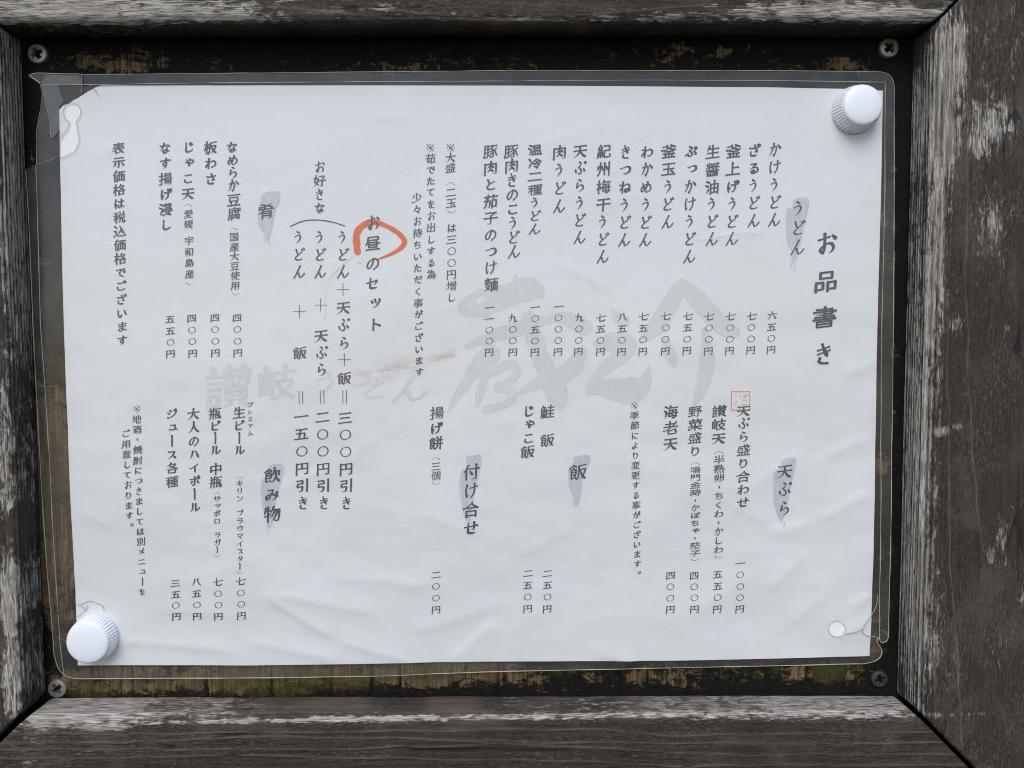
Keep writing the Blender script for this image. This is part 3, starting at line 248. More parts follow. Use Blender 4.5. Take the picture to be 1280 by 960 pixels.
TEXT = [
('title_text', 'お品書き', 8.91, 128.45, 49.68, 128.53, 9.25, 1.04, 0.97, 1.18),
('heading_text', 'うどん', 6.21, 117.83, 62.46, 117.64, 48.35, 1, 1, 1),
('heading_text', '天ぷら', 6.02, 114.64, -34.43, 114.74, -48.61, 1, 1, 1),
('heading_text', '飯', 6.84, 37.28, -34.3, 37.28, -34.3, 1, 1, 1),
('heading_text', '付け合せ', 6.21, -2.31, -34.08, -2.4, -54.88, 1, 1, 1),
('heading_text', '肴', 6.02, -75.71, 61.17, -75.71, 61.17, 1, 1, 1),
('heading_text', '飲み物', 6.43, -75.34, -34.87, -75.76, -49.28, 1, 1, 1),
('text_line', 'かけうどん', 5.44, 109.04, 83.8, 108.88, 58.38, 1, 1, 1),
('text_line', 'ざるうどん', 5.44, 101.4, 83.48, 101.2, 58.07, 1, 1, 1),
('text_line', '釜上げうどん', 5.43, 93.77, 83.17, 93.33, 51.38, 1, 1, 1),
('text_line', '生醤油うどん', 5.42, 86.15, 82.85, 85.95, 51.37, 1, 1, 1),
('text_line', 'ぶっかけうどん', 5.42, 78.24, 83.11, 77.76, 44.96, 1, 1, 1),
('text_line', '釜玉うどん', 5.41, 70.04, 83.07, 69.69, 57.58, 1, 1, 1),
('text_line', 'わかめうどん', 5.4, 62.16, 82.76, 61.52, 51.05, 1, 1, 1),
('text_line', 'きつねうどん', 5.4, 54.28, 82.73, 53.89, 51.04, 1, 1, 1),
('text_line', '紀州梅干うどん', 5.39, 46.41, 82.84, 46.0, 44.94, 1, 1, 1),
('text_line', '天ぷらうどん', 5.38, 37.67, 82.95, 37.47, 51.88, 1, 1, 1),
('text_line', '肉うどん', 5.38, 30.26, 82.49, 30.0, 63.13, 1, 1, 1),
('text_line', '豚肉きのこうどん', 5.36, 12.71, 82.85, 13.52, 46.65, 1, 1, 1),
('text_line', '温冷二種うどん', 5.08, 21.41, 83.31, 21.11, 54.89, 1.05, 0.85, 1),
('text_line', '豚肉と茄子のつけ麺', 5.35, 5.18, 82.82, 5.31, 34.9, 1, 1, 1),
('price_text', '六五〇円', 3.66, 108.87, 23.45, 108.77, 10.92, 1, 0.92, 0.93),
('price_text', '七〇〇円', 3.66, 101.28, 23.31, 101.18, 10.79, 1, 0.92, 0.93),
('price_text', '七〇〇円', 3.65, 93.41, 23.17, 93.29, 10.65, 1, 0.92, 0.93),
('price_text', '七〇〇円', 3.65, 85.55, 23.18, 85.41, 10.52, 1, 0.92, 0.93),
('price_text', '七五〇円', 3.64, 77.7, 23.34, 77.39, 10.69, 1, 0.92, 0.93),
('price_text', '七〇〇円', 3.64, 69.56, 23.34, 69.38, 10.55, 1, 0.92, 0.93),
('price_text', '七五〇円', 3.63, 61.29, 23.2, 61.09, 10.42, 1, 0.92, 0.93),
('price_text', '八五〇円', 3.63, 53.47, 23.06, 53.25, 10.29, 1, 0.92, 0.93),
('price_text', '七五〇円', 3.62, 45.65, 22.78, 45.41, 10.31, 1, 0.92, 0.93),
('price_text', '九〇〇円', 3.62, 37.56, 22.79, 37.3, 10.32, 1, 0.92, 0.93),
('price_text', '一〇〇〇円', 3.61, 30.05, 26.88, 29.78, 10.34, 1, 0.92, 0.93),
('price_text', '一〇五〇円', 3.61, 21.4, 26.6, 21.24, 10.21, 1, 0.92, 0.93),
('price_text', '九〇〇円', 3.61, 13.18, 22.66, 13.16, 10.22, 1, 0.92, 0.93),
('price_text', '一一〇〇円', 3.6, 4.7, 26.46, 4.5, 10.24, 1, 0.92, 0.93),
('price_text', '四〇〇円', 3.55, -86.97, 22.9, -86.95, 10.13, 1, 0.92, 0.93),
('price_text', '四〇〇円', 3.54, -95.04, 22.91, -95.04, 10.14, 1, 0.92, 0.93),
('price_text', '四〇〇円', 3.54, -103.39, 22.77, -103.27, 10.01, 1, 0.92, 0.93),
('price_text', '五五〇円', 3.53, -111.17, 22.35, -111.2, 9.88, 1, 0.92, 0.93),
('price_text', '一〇〇〇円', 3.72, 98.3, -69.12, 98.39, -86.38, 1, 0.92, 0.93),
('price_text', '五五〇円', 3.72, 89.89, -73.16, 89.75, -86.29, 1, 0.92, 0.93),
('price_text', '四〇〇円', 3.71, 80.99, -73.54, 81.13, -86.21, 1, 0.92, 0.93),
('price_text', '四〇〇円', 3.71, 72.09, -73.46, 72.06, -86.28, 1, 0.92, 0.93),
('price_text', '二五〇円', 3.68, 26.01, -72.31, 25.87, -85.68, 1, 0.92, 0.93),
('price_text', '二五〇円', 3.67, 18.69, -72.24, 18.53, -85.6, 1, 0.92, 0.93),
('price_text', '二〇〇円', 3.65, -15.57, -72.4, -15.67, -85.73, 1, 0.92, 0.93),
('price_text', '七〇〇円', 3.61, -87.54, -74.19, -87.66, -87.14, 1, 0.92, 0.93),
('price_text', '七〇〇円', 3.61, -95.92, -74.41, -96.06, -87.36, 1, 0.92, 0.93),
('price_text', '八五〇円', 3.6, -103.83, -74.34, -103.99, -87.28, 1, 0.92, 0.93),
('price_text', '三五〇円', 3.6, -111.6, -74.72, -111.63, -87.36, 1, 0.92, 0.93),
('note_text', '※大盛', 3.9, -9.26, 84.05, -9.31, 76.78, 1, 1, 0.86),
('note_text', '（二玉）', 3.91, -9.34, 71.92, -8.97, 60.45, 1, 1, 0.86),
('note_text', 'は三〇〇円増し', 3.92, -9.0, 55.28, -9.16, 30.11, 1, 1, 0.86),
('note_text', '※茹でたて', 3.75, -16.47, 84.02, -16.45, 68.18, 1, 1, 0.86),
('note_text', 'をお出しする為', 3.76, -16.34, 63.74, -16.52, 38.52, 1, 1, 0.86),
('note_text', '少々お待ちいただく事がございます', 3.76, -21.52, 66.02, -21.18, 2.96, 1, 1, 0.86),
('text_line', 'お好きな', 4.59, -56.37, 76.9, -56.45, 62.36, 1, 1, 0.9),
('text_line', 'うどん', 5.19, -48.54, 51.76, -48.51, 39.38, 1, 1, 1),
('sign_text', '＋', 4.63, -48.49, 33.02, -48.49, 33.02, 1, 1, 1),
('text_line', '天ぷら', 5.22, -48.48, 26.5, -48.45, 13.55, 1, 1, 1),
('sign_text', '＋', 4.66, -48.43, 7.57, -48.43, 7.57, 1, 1, 1),
('text_line', '飯', 5.25, -48.42, 0.83, -48.42, 0.83, 1, 1, 1),
('sign_text', '＝', 4.67, -48.4, -6.06, -48.4, -6.06, 1, 1, 1),
('text_line', '三〇〇円引き', 5.26, -48.38, -13.71, -48.31, -45.29, 1, 1, 1),
('text_line', 'うどん', 5.19, -56.76, 51.75, -56.75, 39.37, 1, 1, 1),
('sign_text', '＋', 4.63, -56.74, 27.37, -56.74, 27.37, 1, 1, 1),
('text_line', '天ぷら', 5.22, -56.73, 16.19, -56.72, 3.78, 1, 1, 1),
('sign_text', '＝', 4.66, -56.71, -6.03, -56.71, -6.03, 1, 1, 1),
('text_line', '二〇〇円引き', 5.25, -56.71, -13.39, -56.68, -45.23, 1, 1, 1),
('text_line', 'うどん', 5.18, -64.39, 51.74, -64.4, 39.37, 1, 1, 1),
('sign_text', '＋', 4.63, -64.41, 25.06, -64.41, 25.06, 1, 1, 1),
('text_line', '飯', 5.22, -64.42, 10.08, -64.42, 10.08, 1, 1, 1),
('sign_text', '＝', 4.66, -64.43, -6.3, -64.43, -6.3, 1, 1, 1),
('text_line', '一五〇円引き', 5.25, -64.44, -13.21, -64.46, -45.18, 1, 1, 1),
('heading_text', 'お昼の', 5.92, -37.5, 56.95, -37.67, 42.56, 1, 1, 1),
('heading_text', 'セット', 5.8, -37.75, 35.33, -37.05, 20.38, 1, 1, 1),
('text_line', 'なめらか', 4.84, -87.55, 83.87, -87.27, 70.26, 1, 1, 1),
('text_line', '豆腐', 5.01, -87.23, 65.14, -87.19, 60.29, 1, 1, 1),
('note_text', '（国産大豆使用）', 3.5, -87.44, 55.43, -87.38, 31.0, 1, 1, 0.86),
('text_line', '板わさ', 4.98, -95.24, 83.84, -95.21, 72.51, 1, 1, 1),
('text_line', 'じゃこ天', 4.83, -102.92, 83.81, -103.6, 67.37, 1, 1, 1),
('note_text', '（愛媛', 3.42, -103.55, 63.82, -103.58, 56.4, 1, 1, 0.86),
('note_text', '宇和島産）', 3.43, -103.58, 50.54, -103.68, 34.75, 1, 1, 0.86),
('text_line', 'なす揚げ浸し', 4.97, -111.45, 83.5, -111.58, 56.25, 1, 1, 1),
('note_text', '表示価格は税込価格でございます', 4.53, -128.03, 83.43, -128.46, 14.7, 1, 1, 0.9),
('text_line', '天ぷら盛り合わせ', 5.38, 98.97, -11.75, 99.17, -46.09, 1, 0.86, 1),
('text_line', '讃岐天', 5.53, 89.71, -11.87, 89.69, -22.01, 1, 0.86, 1),
('note_text', '（半熟卵・ちくわ・かしわ）', 4.19, 89.9, -26.65, 90.12, -67.23, 1.05, 0.85, 0.86),
('text_line', '野菜盛り', 5.37, 80.75, -11.84, 80.92, -26.75, 1, 0.86, 1),
('note_text', '（鳴門金時・かぼちゃ・茄子）', 4.04, 80.96, -30.8, 81.23, -68.07, 1.05, 0.72, 0.86),
('text_line', '海老天', 5.51, 71.67, -12.1, 71.63, -24.02, 1, 1, 1),
('note_text', '※季節により変更する事がございます。', 3.42, 58.11, -9.67, 59.6, -72.75, 1, 1, 0.86),
('text_line', '鮭', 5.47, 25.82, -11.78, 25.82, -11.78, 1, 1, 1),
('text_line', '飯', 5.48, 25.83, -22.32, 25.83, -22.32, 1, 1, 1),
('text_line', 'じゃこ', 5.17, 19.02, -11.61, 18.87, -21.54, 1, 1, 1),
('text_line', '飯', 5.48, 18.57, -26.6, 18.57, -26.6, 1, 1, 1),
('text_line', '揚げ餅', 5.29, -14.85, -12.07, -15.22, -23.31, 1, 1, 1),
('note_text', '（三個）', 3.68, -15.26, -28.36, -15.33, -38.78, 1, 1, 0.86),
('note_text', 'プレミアム', 2.32, -82.85, -8.88, -83.06, -19.31, 1, 1, 0.86),
('text_line', '生ビール', 4.65, -86.98, -11.8, -87.12, -25.49, 1, 1, 1),
('note_text', '（キリン', 3.06, -87.32, -35.09, -87.49, -43.4, 1, 1, 0.86),
('note_text', 'ブラウマイスター）', 3.07, -87.46, -48.9, -87.78, -71.48, 1, 1, 0.86),
('text_line', '瓶ビール', 4.64, -95.69, -12.06, -95.84, -25.44, 1, 1, 1),
('text_line', '中瓶', 4.8, -95.85, -32.38, -95.96, -37.27, 1, 1, 1),
('note_text', '（サッポロ', 3.06, -95.75, -40.83, -95.85, -51.67, 1, 1, 0.86),
('note_text', 'ラガー）', 3.07, -95.82, -56.89, -96.0, -65.11, 1, 1, 0.86),
('text_line', '大人のハイボール', 4.63, -103.51, -12.18, -103.76, -46.56, 1, 1, 1),
('text_line', 'ジュース各種', 4.63, -111.32, -12.0, -111.82, -37.03, 1, 1, 1),
('note_text', '※地酒・焼酎につきましては別メニュー', 3.46, -123.99, -10.2, -123.72, -74.17, 1, 1, 0.86),
('note_text', 'を', 3.22, -123.98, -78.06, -123.98, -78.06, 1, 1, 0.86),
('note_text', 'ご用意しております。', 3.47, -128.14, -19.26, -127.51, -53.24, 1, 1, 0.86),
]
WASHES = [[[115.85,65.64],[118.19,66.52],[121.16,66.24],[121.79,64.21],[120.44,56.95],[118.8,49.67],[117.66,47.33],[117.72,44.12],[116.56,42.66],[115.64,44.12],[115.58,47.33],[114.05,49.95],[113.36,55.48],[113.55,61.87],[115.6,63.03]],[[113.36,-30.22],[115.76,-29.48],[118.47,-29.64],[118.81,-31.75],[117.44,-39.27],[116.06,-46.8],[114.94,-51.33],[113.46,-53.44],[112.21,-50.71],[110.93,-46.77],[110.54,-41.33],[110.73,-34.71],[112.82,-33.52]],[[35.63,-28.92],[38.6,-28.04],[41.57,-28.35],[41.58,-31.04],[39.51,-34.91],[38.64,-40.9],[37.76,-45.69],[36.27,-46.89],[35.07,-42.68],[33.87,-38.77],[33.85,-32.79],[35.63,-31.01]],[[-4.05,-28.42],[-1.39,-27.69],[1.27,-27.85],[1.55,-30.53],[0.05,-37.08],[-1.47,-44.54],[-2.38,-50.53],[-3.58,-53.52],[-5.05,-50.51],[-5.92,-46.01],[-6.77,-40.03],[-6.15,-34.06],[-4.37,-32.29]],[[-77.32,67.16],[-74.44,68.16],[-71.0,68.03],[-70.76,65.46],[-72.26,61.75],[-73.5,56.6],[-74.74,52.01],[-75.92,50.58],[-77.0,53.73],[-78.67,56.59],[-78.56,62.31],[-77.37,64.59]],[[-76.89,-31.6],[-74.54,-30.72],[-71.62,-31.03],[-71.38,-33.7],[-72.93,-39.03],[-74.52,-45.57],[-75.51,-51.52],[-77.03,-54.49],[-78.13,-50.9],[-79.23,-47.02],[-79.7,-41.07],[-79.03,-36.62],[-76.94,-34.26]]]
RING_ARC = [[[-43.12,46.59,2.31],[-43.5,50.91,2.6],[-43.32,53.21,2.45],[-41.85,55.51,2.31],[-39.53,56.95,2.17],[-36.92,57.38,2.02],[-32.89,56.1,1.73],[-28.87,53.8,1.74],[-26.57,51.51,1.88],[-26.15,49.78,1.88],[-27.77,47.76,1.45],[-30.68,46.03,1.16],[-34.17,44.58,0.72],[-36.21,43.86,0.29]],[[-67.2,55.75,0.29],[-62.57,57.62,0.35],[-57.67,58.06,0.35],[-52.21,57.35,0.35],[-47.62,55.93,0.29]]]
BRUSH_LOGO = [[[-3.1,26.59,7.3],[3.3,28.41,8.68],[11.07,30.68,7.31],[17.48,32.96,7.78],[21.6,32.5,6.87],[23.15,31.59,3.66]],[[14.29,37.95,1.1],[14.74,35.23,2.74]],[[-3.63,12.27,2.01],[4.63,15.64,3.66],[13.8,18.37,4.77],[22.97,21.37,3.67],[29.4,22.92,3.31],[35.83,21.36,5.33],[39.7,19.25,5.06]],[[18.85,22.93,4.58],[21.14,15.16,5.51],[24.35,5.97,5.71],[28.05,-2.32,7.2],[30.36,-7.87,6.1],[30.83,-10.65,1.85]],[[5.52,9.69,6.42],[0.93,6.03,5.5],[-3.69,-0.39,3.67],[-7.86,-6.82,2.39],[-10.92,-11.88,0.55]],[[3.2,2.35,2.75],[1.34,-4.09,2.94],[-0.06,-9.61,1.47]],[[5.04,2.34,2.39],[11.02,5.55,3.12],[14.69,4.16,2.76],[13.31,0.48,2.58],[7.32,-2.72,2.39]],[[7.78,-3.19,2.39],[12.84,-4.58,2.76],[10.99,-8.73,2.76],[3.16,-11.01,2.76]],[[38.62,10.54,3.69],[34.95,4.11,5.72],[29.43,0.44,5.53],[22.05,-1.38,3.69],[13.76,-5.97,0.74]],[[49.43,25.92,0.55],[51.66,22.9,3.69],[54.71,21.34,3.32]],[[44.15,13.28,2.77],[49.68,13.73,6.09],[56.15,13.26,5.54],[53.4,9.13,5.55],[47.88,5.0,4.07],[43.28,-0.52,3.7],[41.45,-4.67,2.4]],[[41.44,-3.75,2.22],[47.92,-3.31,5.55],[55.33,-4.25,7.79],[60.88,-1.96,6.49],[62.89,2.19,2.41],[63.42,5.7,0.37]],[[75.52,36.87,0.74],[73.99,33.4,4.43],[69.91,25.63,5.54],[65.35,18.76,4.99],[60.76,14.63,2.22]],[[75.52,36.87,0.92],[79.09,31.58,5.36],[84.71,25.62,5.56],[90.81,19.65,5.75],[95.2,17.34,3.72]],[[69.08,14.62,2.59],[70.98,10.02,3.71],[72.69,5.86,2.41],[72.51,4.76,0.74]],[[83.87,18.28,2.04],[84.88,11.37,4.09],[84.78,3.99,5.02],[82.74,-4.34,3.72],[80.01,-9.9,0.56]]]
LOGO_GLYPHS = [('讃', 17.38, -90.84, -2.41, 1, 1), ('岐', 14.52, -73.12, -1.0, 1, 1), ('う', 11.65, -55.09, -0.76, 1.3, 0.9), ('ど', 11.68, -37.9, -2.57, 1.2, 0.9), ('ん', 12.3, -25.04, -3.49, 1.35, 0.85)]
SEAL = [[94.24,-4.6],[101.11,-4.62],[101.21,-11.46],[94.33,-11.44]]
PAPER = [[-148.55,96.83],[-146.89,98.51],[-144.9,99.08],[-143.75,100.07],[-141.74,101.06],[-139.73,102.47],[-137.72,103.6],[-135.43,104.87],[-133.44,105.52],[-78.56,105.78],[13.04,106.14],[59.36,106.13],[106.03,106.11],[135.39,105.71],[148.36,105.21],[148.37,68.63],[148.25,30.64],[148.71,-19.88],[148.73,-71.37],[148.31,-105.23],[79.07,-105.99],[12.65,-105.86],[-35.22,-105.93],[-82.73,-106.15],[-148.35,-105.55],[-148.53,-65.88],[-149.02,-36.22],[-149.12,4.74],[-149.12,30.73],[-148.75,67.82]]
FILM = [[-153.98,105.04],[-151.89,108.68],[-140.65,109.02],[-78.48,109.88],[13.05,111.23],[105.94,111.8],[146.43,111.77],[148.8,111.35],[150.59,110.37],[151.82,108.37],[152.28,105.52],[152.97,68.64],[154.45,-1.95],[154.75,-44.02],[155.06,-86.77],[155.02,-97.56],[154.3,-99.41],[152.17,-99.85],[151.51,-98.15],[150.62,-99.37],[152.7,-102.8],[152.6,-104.96],[150.8,-106.8],[146.23,-107.99],[109.52,-108.19],[60.91,-108.72],[12.65,-109.39],[-35.27,-110.52],[-79.86,-110.75],[-118.25,-110.61],[-147.62,-110.41],[-150.54,-110.07],[-153.42,-108.67],[-155.38,-105.78],[-156.65,-100.32],[-158.02,-71.77],[-159.12,-36.16],[-159.61,7.66],[-160.08,59.28],[-160.49,75.7],[-156.62,77.4],[-156.21,89.22],[-154.85,95.95],[-153.8,102.11]]
FLAP = [[-157.11,107.81],[-154.97,108.71],[-151.32,108.96],[-140.65,109.08],[-139.63,105.54],[-153.69,105.38]]
FLAP2 = [[-153.83,105.18],[-148.08,105.21],[-147.33,102.15],[-146.3,99.5],[-148.19,97.53],[-148.46,89.53],[-150.95,86.71],[-151.49,87.27],[-151.43,93.17],[-152.77,99.32]]
SEAMT = [[-153.69,105.18],[-112.55,106.12],[-78.55,106.6],[13.04,107.56],[59.35,108.17],[106.0,108.3],[148.88,108.07]]
SEAMR = [[148.88,108.07],[149.56,68.63],[149.66,21.79],[150.81,-37.95],[151.39,-86.74],[151.66,-98.15]]
SEAML = [[-156.91,77.12],[-156.87,62.13],[-157.11,22.11],[-156.29,-3.96],[-155.57,-42.08],[-155.12,-71.8],[-154.46,-95.82],[-153.27,-108.53]]
STAIN = [[-28.19,3.86],[-22.33,5.9],[-15.0,8.23],[-8.84,9.97]]
HOLES = [[[-146.98,95.71],[-146.35,97.82],[-144.91,98.94],[-143.21,99.23],[-141.83,98.54],[-140.89,96.86],[-140.95,95.18],[-141.7,93.64],[-142.44,92.65],[-142.09,90.41],[-141.91,87.03],[-141.51,86.19],[-142.58,83.65],[-143.64,81.68],[-144.63,81.53],[-146.07,80.68],[-148.07,79.83],[-148.61,80.53],[-148.56,85.6],[-147.84,87.01],[-145.77,89.83],[-144.84,92.36],[-146.21,93.47]],[[138.36,-94.3],[138.23,-93.52],[137.9,-92.79],[137.39,-92.16],[136.73,-91.67],[135.96,-91.36],[135.14,-91.25],[134.33,-91.35],[133.58,-91.64],[132.94,-92.11],[132.45,-92.73],[132.15,-93.46],[132.06,-94.24],[132.18,-95.02],[132.51,-95.75],[133.03,-96.39],[133.69,-96.87],[134.45,-97.18],[135.27,-97.29],[136.08,-97.2],[136.84,-96.91],[137.48,-96.43],[137.97,-95.81],[138.27,-95.09]]]
CRACKS = [[[138.46,-96.16],[141.35,-95.72],[144.84,-94.53],[146.16,-91.92],[148.53,-88.86],[150.28,-85.19],[150.64,-81.2]],[[144.84,-94.53],[145.02,-95.61],[146.58,-97.01],[151.2,-97.83]],[[-156.62,77.4],[-154.06,78.12],[-151.2,79.25],[-148.9,80.39]],[[-150.95,86.71],[-148.6,89.39]],[[-147.91,-82.64],[-145.56,-82.07],[-143.19,-81.19],[-140.88,-81.96],[-138.58,-83.03],[-138.05,-84.84]],[[-147.76,-87.15],[-145.06,-84.77],[-143.83,-82.98]],[[-146.46,-82.96],[-144.47,-84.78]]]
CREASES = [[148.72,-20.18,123.33,-31.77,0.18,1.16],[148.32,-41.56,126.76,-52.93,0.2,0.87],[126.76,-52.93,108.71,-58.26,0.18,1.45],[148.66,-81.18,139.61,-86.01,0.25,0.87],[148.86,-89.79,133.78,-98.88,0.22,1.16],[109.07,-80.2,123.97,-65.07,0.22,2.03],[136.19,1.07,148.4,5.5,0.2,1.45],[-79.27,-79.98,-52.95,-96.9,0.28,1.74],[-52.95,-96.9,-23.29,-106.37,0.24,1.45],[-79.24,-78.47,-35.02,-87.97,0.2,1.74],[-23.18,-94.17,6.71,-85.34,0.22,2.03],[6.7,-89.9,-11.33,-106.51,0.24,1.74],[-88.45,-96.52,-50.1,-105.46,0.22,1.45],[12.67,-94.54,30.66,-82.52,0.16,2.32],[-123.41,-84.08,-79.45,-89.04,0.18,1.74],[-138.39,-95.99,-88.54,-101.07,0.22,1.45],[12.72,-67.2,36.59,-55.31,0.16,2.03],[90.42,-43.62,108.67,-55.83,0.15,1.74],[42.74,-102.51,60.9,-107.33,0.2,2.03],[-48.01,48.03,-56.89,33.6,0.12,0.43],[-37.23,-20.55,-52.01,-30.84,0.12,0.87],[-52.01,-30.84,-72.65,-39.63,0.12,0.87],[-22.79,-48.89,0.85,-58.06,0.12,1.74],[-58.51,-72.63,-11.15,-77.58,0.14,1.45],[83.3,51.08,106.88,54.02,0.1,0.72],[30.47,42.31,48.11,33.59,0.12,1.74],[56.52,97.01,15.9,82.58,0.1,2.32],[-38.8,93.71,-21.56,95.21,0.1,1.16],[-138.77,79.16,-124.43,85.42,0.12,1.45],[123.21,-25.76,96.43,-43.66,0.14,2.61],[78.89,-89.1,102.91,-74.04,0.14,2.61],[27.68,-97.75,18.68,-76.34,0.1,1.74],[-10.23,68.2,4.3,79.68,0.08,1.74],[-76.02,-63.48,-102.61,-72.25,0.12,2.32],[-145.64,-48.06,-134.22,-54.08,0.14,1.45],[109.37,-98.62,133.39,-80.42,0.16,1.74]]
FLECKS = [[-128.13, 60.49, -127.3, 59.78, 0.28], [-127.72, 59.78, -127.6, 59.07, 0.18], [-95.51, -43.2, -94.49, -43.21, 0.26], [-43.17, 42.56, -41.58, 42.61, 0.1]]
SCRATCHES = [[[-45.16,45.15],[-48.67,42.26],[-53.07,37.93],[-53.7,34.18],[-55.2,30.7],[-54.97,26.36],[-55.63,21.42]],[[80.35,51.36],[84.77,51.51],[89.77,52.54],[93.59,53.41],[98.02,53.86],[102.45,53.43]],[[120.2,-25.75],[115.79,-31.13],[108.33,-35.3]]]
WEAR = [[-143.91,126.66,34.77,5.27,0.26],[-109.13,127.47,34.97,4.23,0.24],[-87.69,124.99,21.59,2.12,0.26],[-127.99,123.62,34.89,2.11,0.24],[-38.99,126.97,27.22,2.13,0.06],[123.41,127.72,33.58,3.24,0.26],[148.61,126.83,12.63,2.7,0.32],[45.8,124.96,60.93,1.07,0.12],[109.43,130.3,16.72,2.69,0.15],[-30.83,127.57,5.44,1.6,0.2],[78.94,126.29,16.65,1.34,0.12],[163.52,96.44,3.96,27.55,0.34],[162.84,41.02,2.57,68.18,0.22],[155.57,77.15,3.12,33.34,0.14],[179.6,89.66,10.79,9.93,0.27],[175.27,82.75,5.69,6.08,0.28],[167.12,99.2,3.96,30.3,0.3],[165.63,121.0,5.06,8.15,0.2],[179.89,115.66,14.14,16.39,0.1],[180.47,53.62,6.87,16.81,0.16],[189.47,15.63,4.62,25.66,0.08],[182.99,107.5,5.66,8.21,0.14],[174.19,71.69,2.85,13.89,0.14],[188.18,121.17,5.09,10.9,0.12],[176.94,101.99,3.39,16.47,0.16],[184.55,60.05,8.58,7.26,0.14],[182.03,49.43,2.3,14.02,0.15],[168.61,19.9,2.58,2.82,0.26],[178.1,38.22,8.6,16.91,0.08],[183.68,-1.43,5.79,17.19,0.06],[164.51,-17.96,3.48,2.3,0.3],[170.26,-16.55,2.61,1.72,0.3],[187.75,-54.83,2.34,5.25,0.22],[191.6,-47.57,2.63,4.08,0.18],[183.89,-62.1,1.76,4.68,0.22],[186.6,-91.52,7.66,13.06,0.15],[172.24,-103.22,4.71,8.92,0.14],[195.53,-76.86,2.94,8.85,0.15],[161.86,-47.37,2.91,76.6,0.2],[164.46,-88.34,4.11,26.69,0.2],[159.64,-94.2,2.35,20.77,0.18],[169.67,32.59,4.58,14.1,0.1],[185.74,-65.04,11.73,5.86,0.07],[-146.62,-117.85,19.64,2.62,0.34],[-138.25,-119.13,22.49,2.04,0.36],[-132.73,-122.41,10.13,1.46,0.36],[-152.34,-121.27,8.41,2.91,0.3],[-76.11,-115.55,19.87,2.34,0.18],[12.37,-121.09,204.97,0.95,0.3],[116.9,-122.16,52.96,1.19,0.25],[58.57,-117.26,75.84,1.77,0.07],[131.5,-119.07,35.31,2.39,0.08],[-155.39,-128.52,8.42,6.43,0.1],[-121.51,-123.73,22.57,4.09,0.07],[-42.08,-121.26,45.82,1.77,0.1],[-159.57,-135.77,3.37,2.34,0.2],[149.43,-131.25,2.36,2.4,0.16],[-138.64,-131.68,11.26,1.17,0.14],[146.27,-122.84,14.74,1.79,0.15],[-121.38,-119.06,42.36,1.16,0.25],[-159.37,97.41,3.21,34.88,0.22],[-161.46,40.81,1.89,38.46,0.2],[-163.26,-22.7,2.74,25.3,0.22],[-164.02,-73.56,3.32,17.18,0.32],[-164.06,-105.17,3.9,17.39,0.3],[-163.67,-33.91,3.3,14.09,0.24],[-163.78,-82.14,3.88,17.25,0.2],[-164.05,-59.33,1.65,4.54,-0.12],[-167.44,-121.07,2.8,5.24,-0.2],[-161.38,13.4,2.17,16.6,0.18],[-157.05,-56.55,1.38,8.52,0.12],[-156.01,-82.22,1.11,11.49,0.06]]
RIDGES = [[[157.9,109.88],[158.79,88.03],[159.38,61.84]],[[163.37,90.8],[164.57,49.34],[166.61,-1.36],[167.9,-35.74],[169.5,-70.59],[171.3,-82.34],[173.94,-111.92],[175.79,-134.33]],[[171.36,134.34],[170.72,90.83],[171.76,66.03],[171.67,40.96],[173.29,15.65],[174.1,-1.38],[175.96,-24.26],[179.0,-47.37],[181.49,-61.93]],[[161.72,-1.34],[163.01,-47.26],[164.24,-70.55],[165.7,-122.23]],[[182.08,-61.94],[186.07,-59.05],[190.26,-53.26],[194.88,-43.13],[199.0,-35.91]],[[-158.73,2.35],[-159.91,-22.65],[-160.45,-45.08],[-160.71,-67.73],[-160.88,-87.71],[-160.56,-102.09],[-159.69,-116.55]],[[-174.48,-124.49],[-112.86,-125.18],[-50.57,-124.99],[12.35,-125.25],[46.96,-126.01],[70.16,-128.1],[116.8,-128.14],[169.7,-128.26]],[[-174.61,-127.97],[-127.01,-128.05],[-76.16,-126.41],[-22.08,-128.03],[29.64,-130.51],[76.0,-130.85],[116.87,-132.02],[175.73,-132.23]],[[-174.7,-130.3],[-118.64,-130.8],[-50.66,-131.46],[6.59,-130.49],[52.79,-133.2],[96.47,-136.2],[140.44,-136.23],[181.8,-137.12]],[[-174.83,-133.5],[-141.24,-133.99],[-84.8,-133.33],[-27.87,-135.32],[29.65,-137.33],[76.09,-139.78],[117.02,-140.08],[187.85,-141.11]],[[-169.49,-140.3],[-84.91,-138.62],[-10.7,-140.59],[47.04,-143.53]],[[-123.93,-118.61],[-27.71,-119.13],[87.51,-120.62],[151.82,-120.27]],[[-30.76,126.8],[7.34,123.64],[45.71,126.61],[78.76,129.28]],[[56.73,124.82],[92.63,127.25],[128.69,130.49]],[[-71.29,128.07],[-33.5,124.13],[12.81,124.22],[53.99,123.19]]]
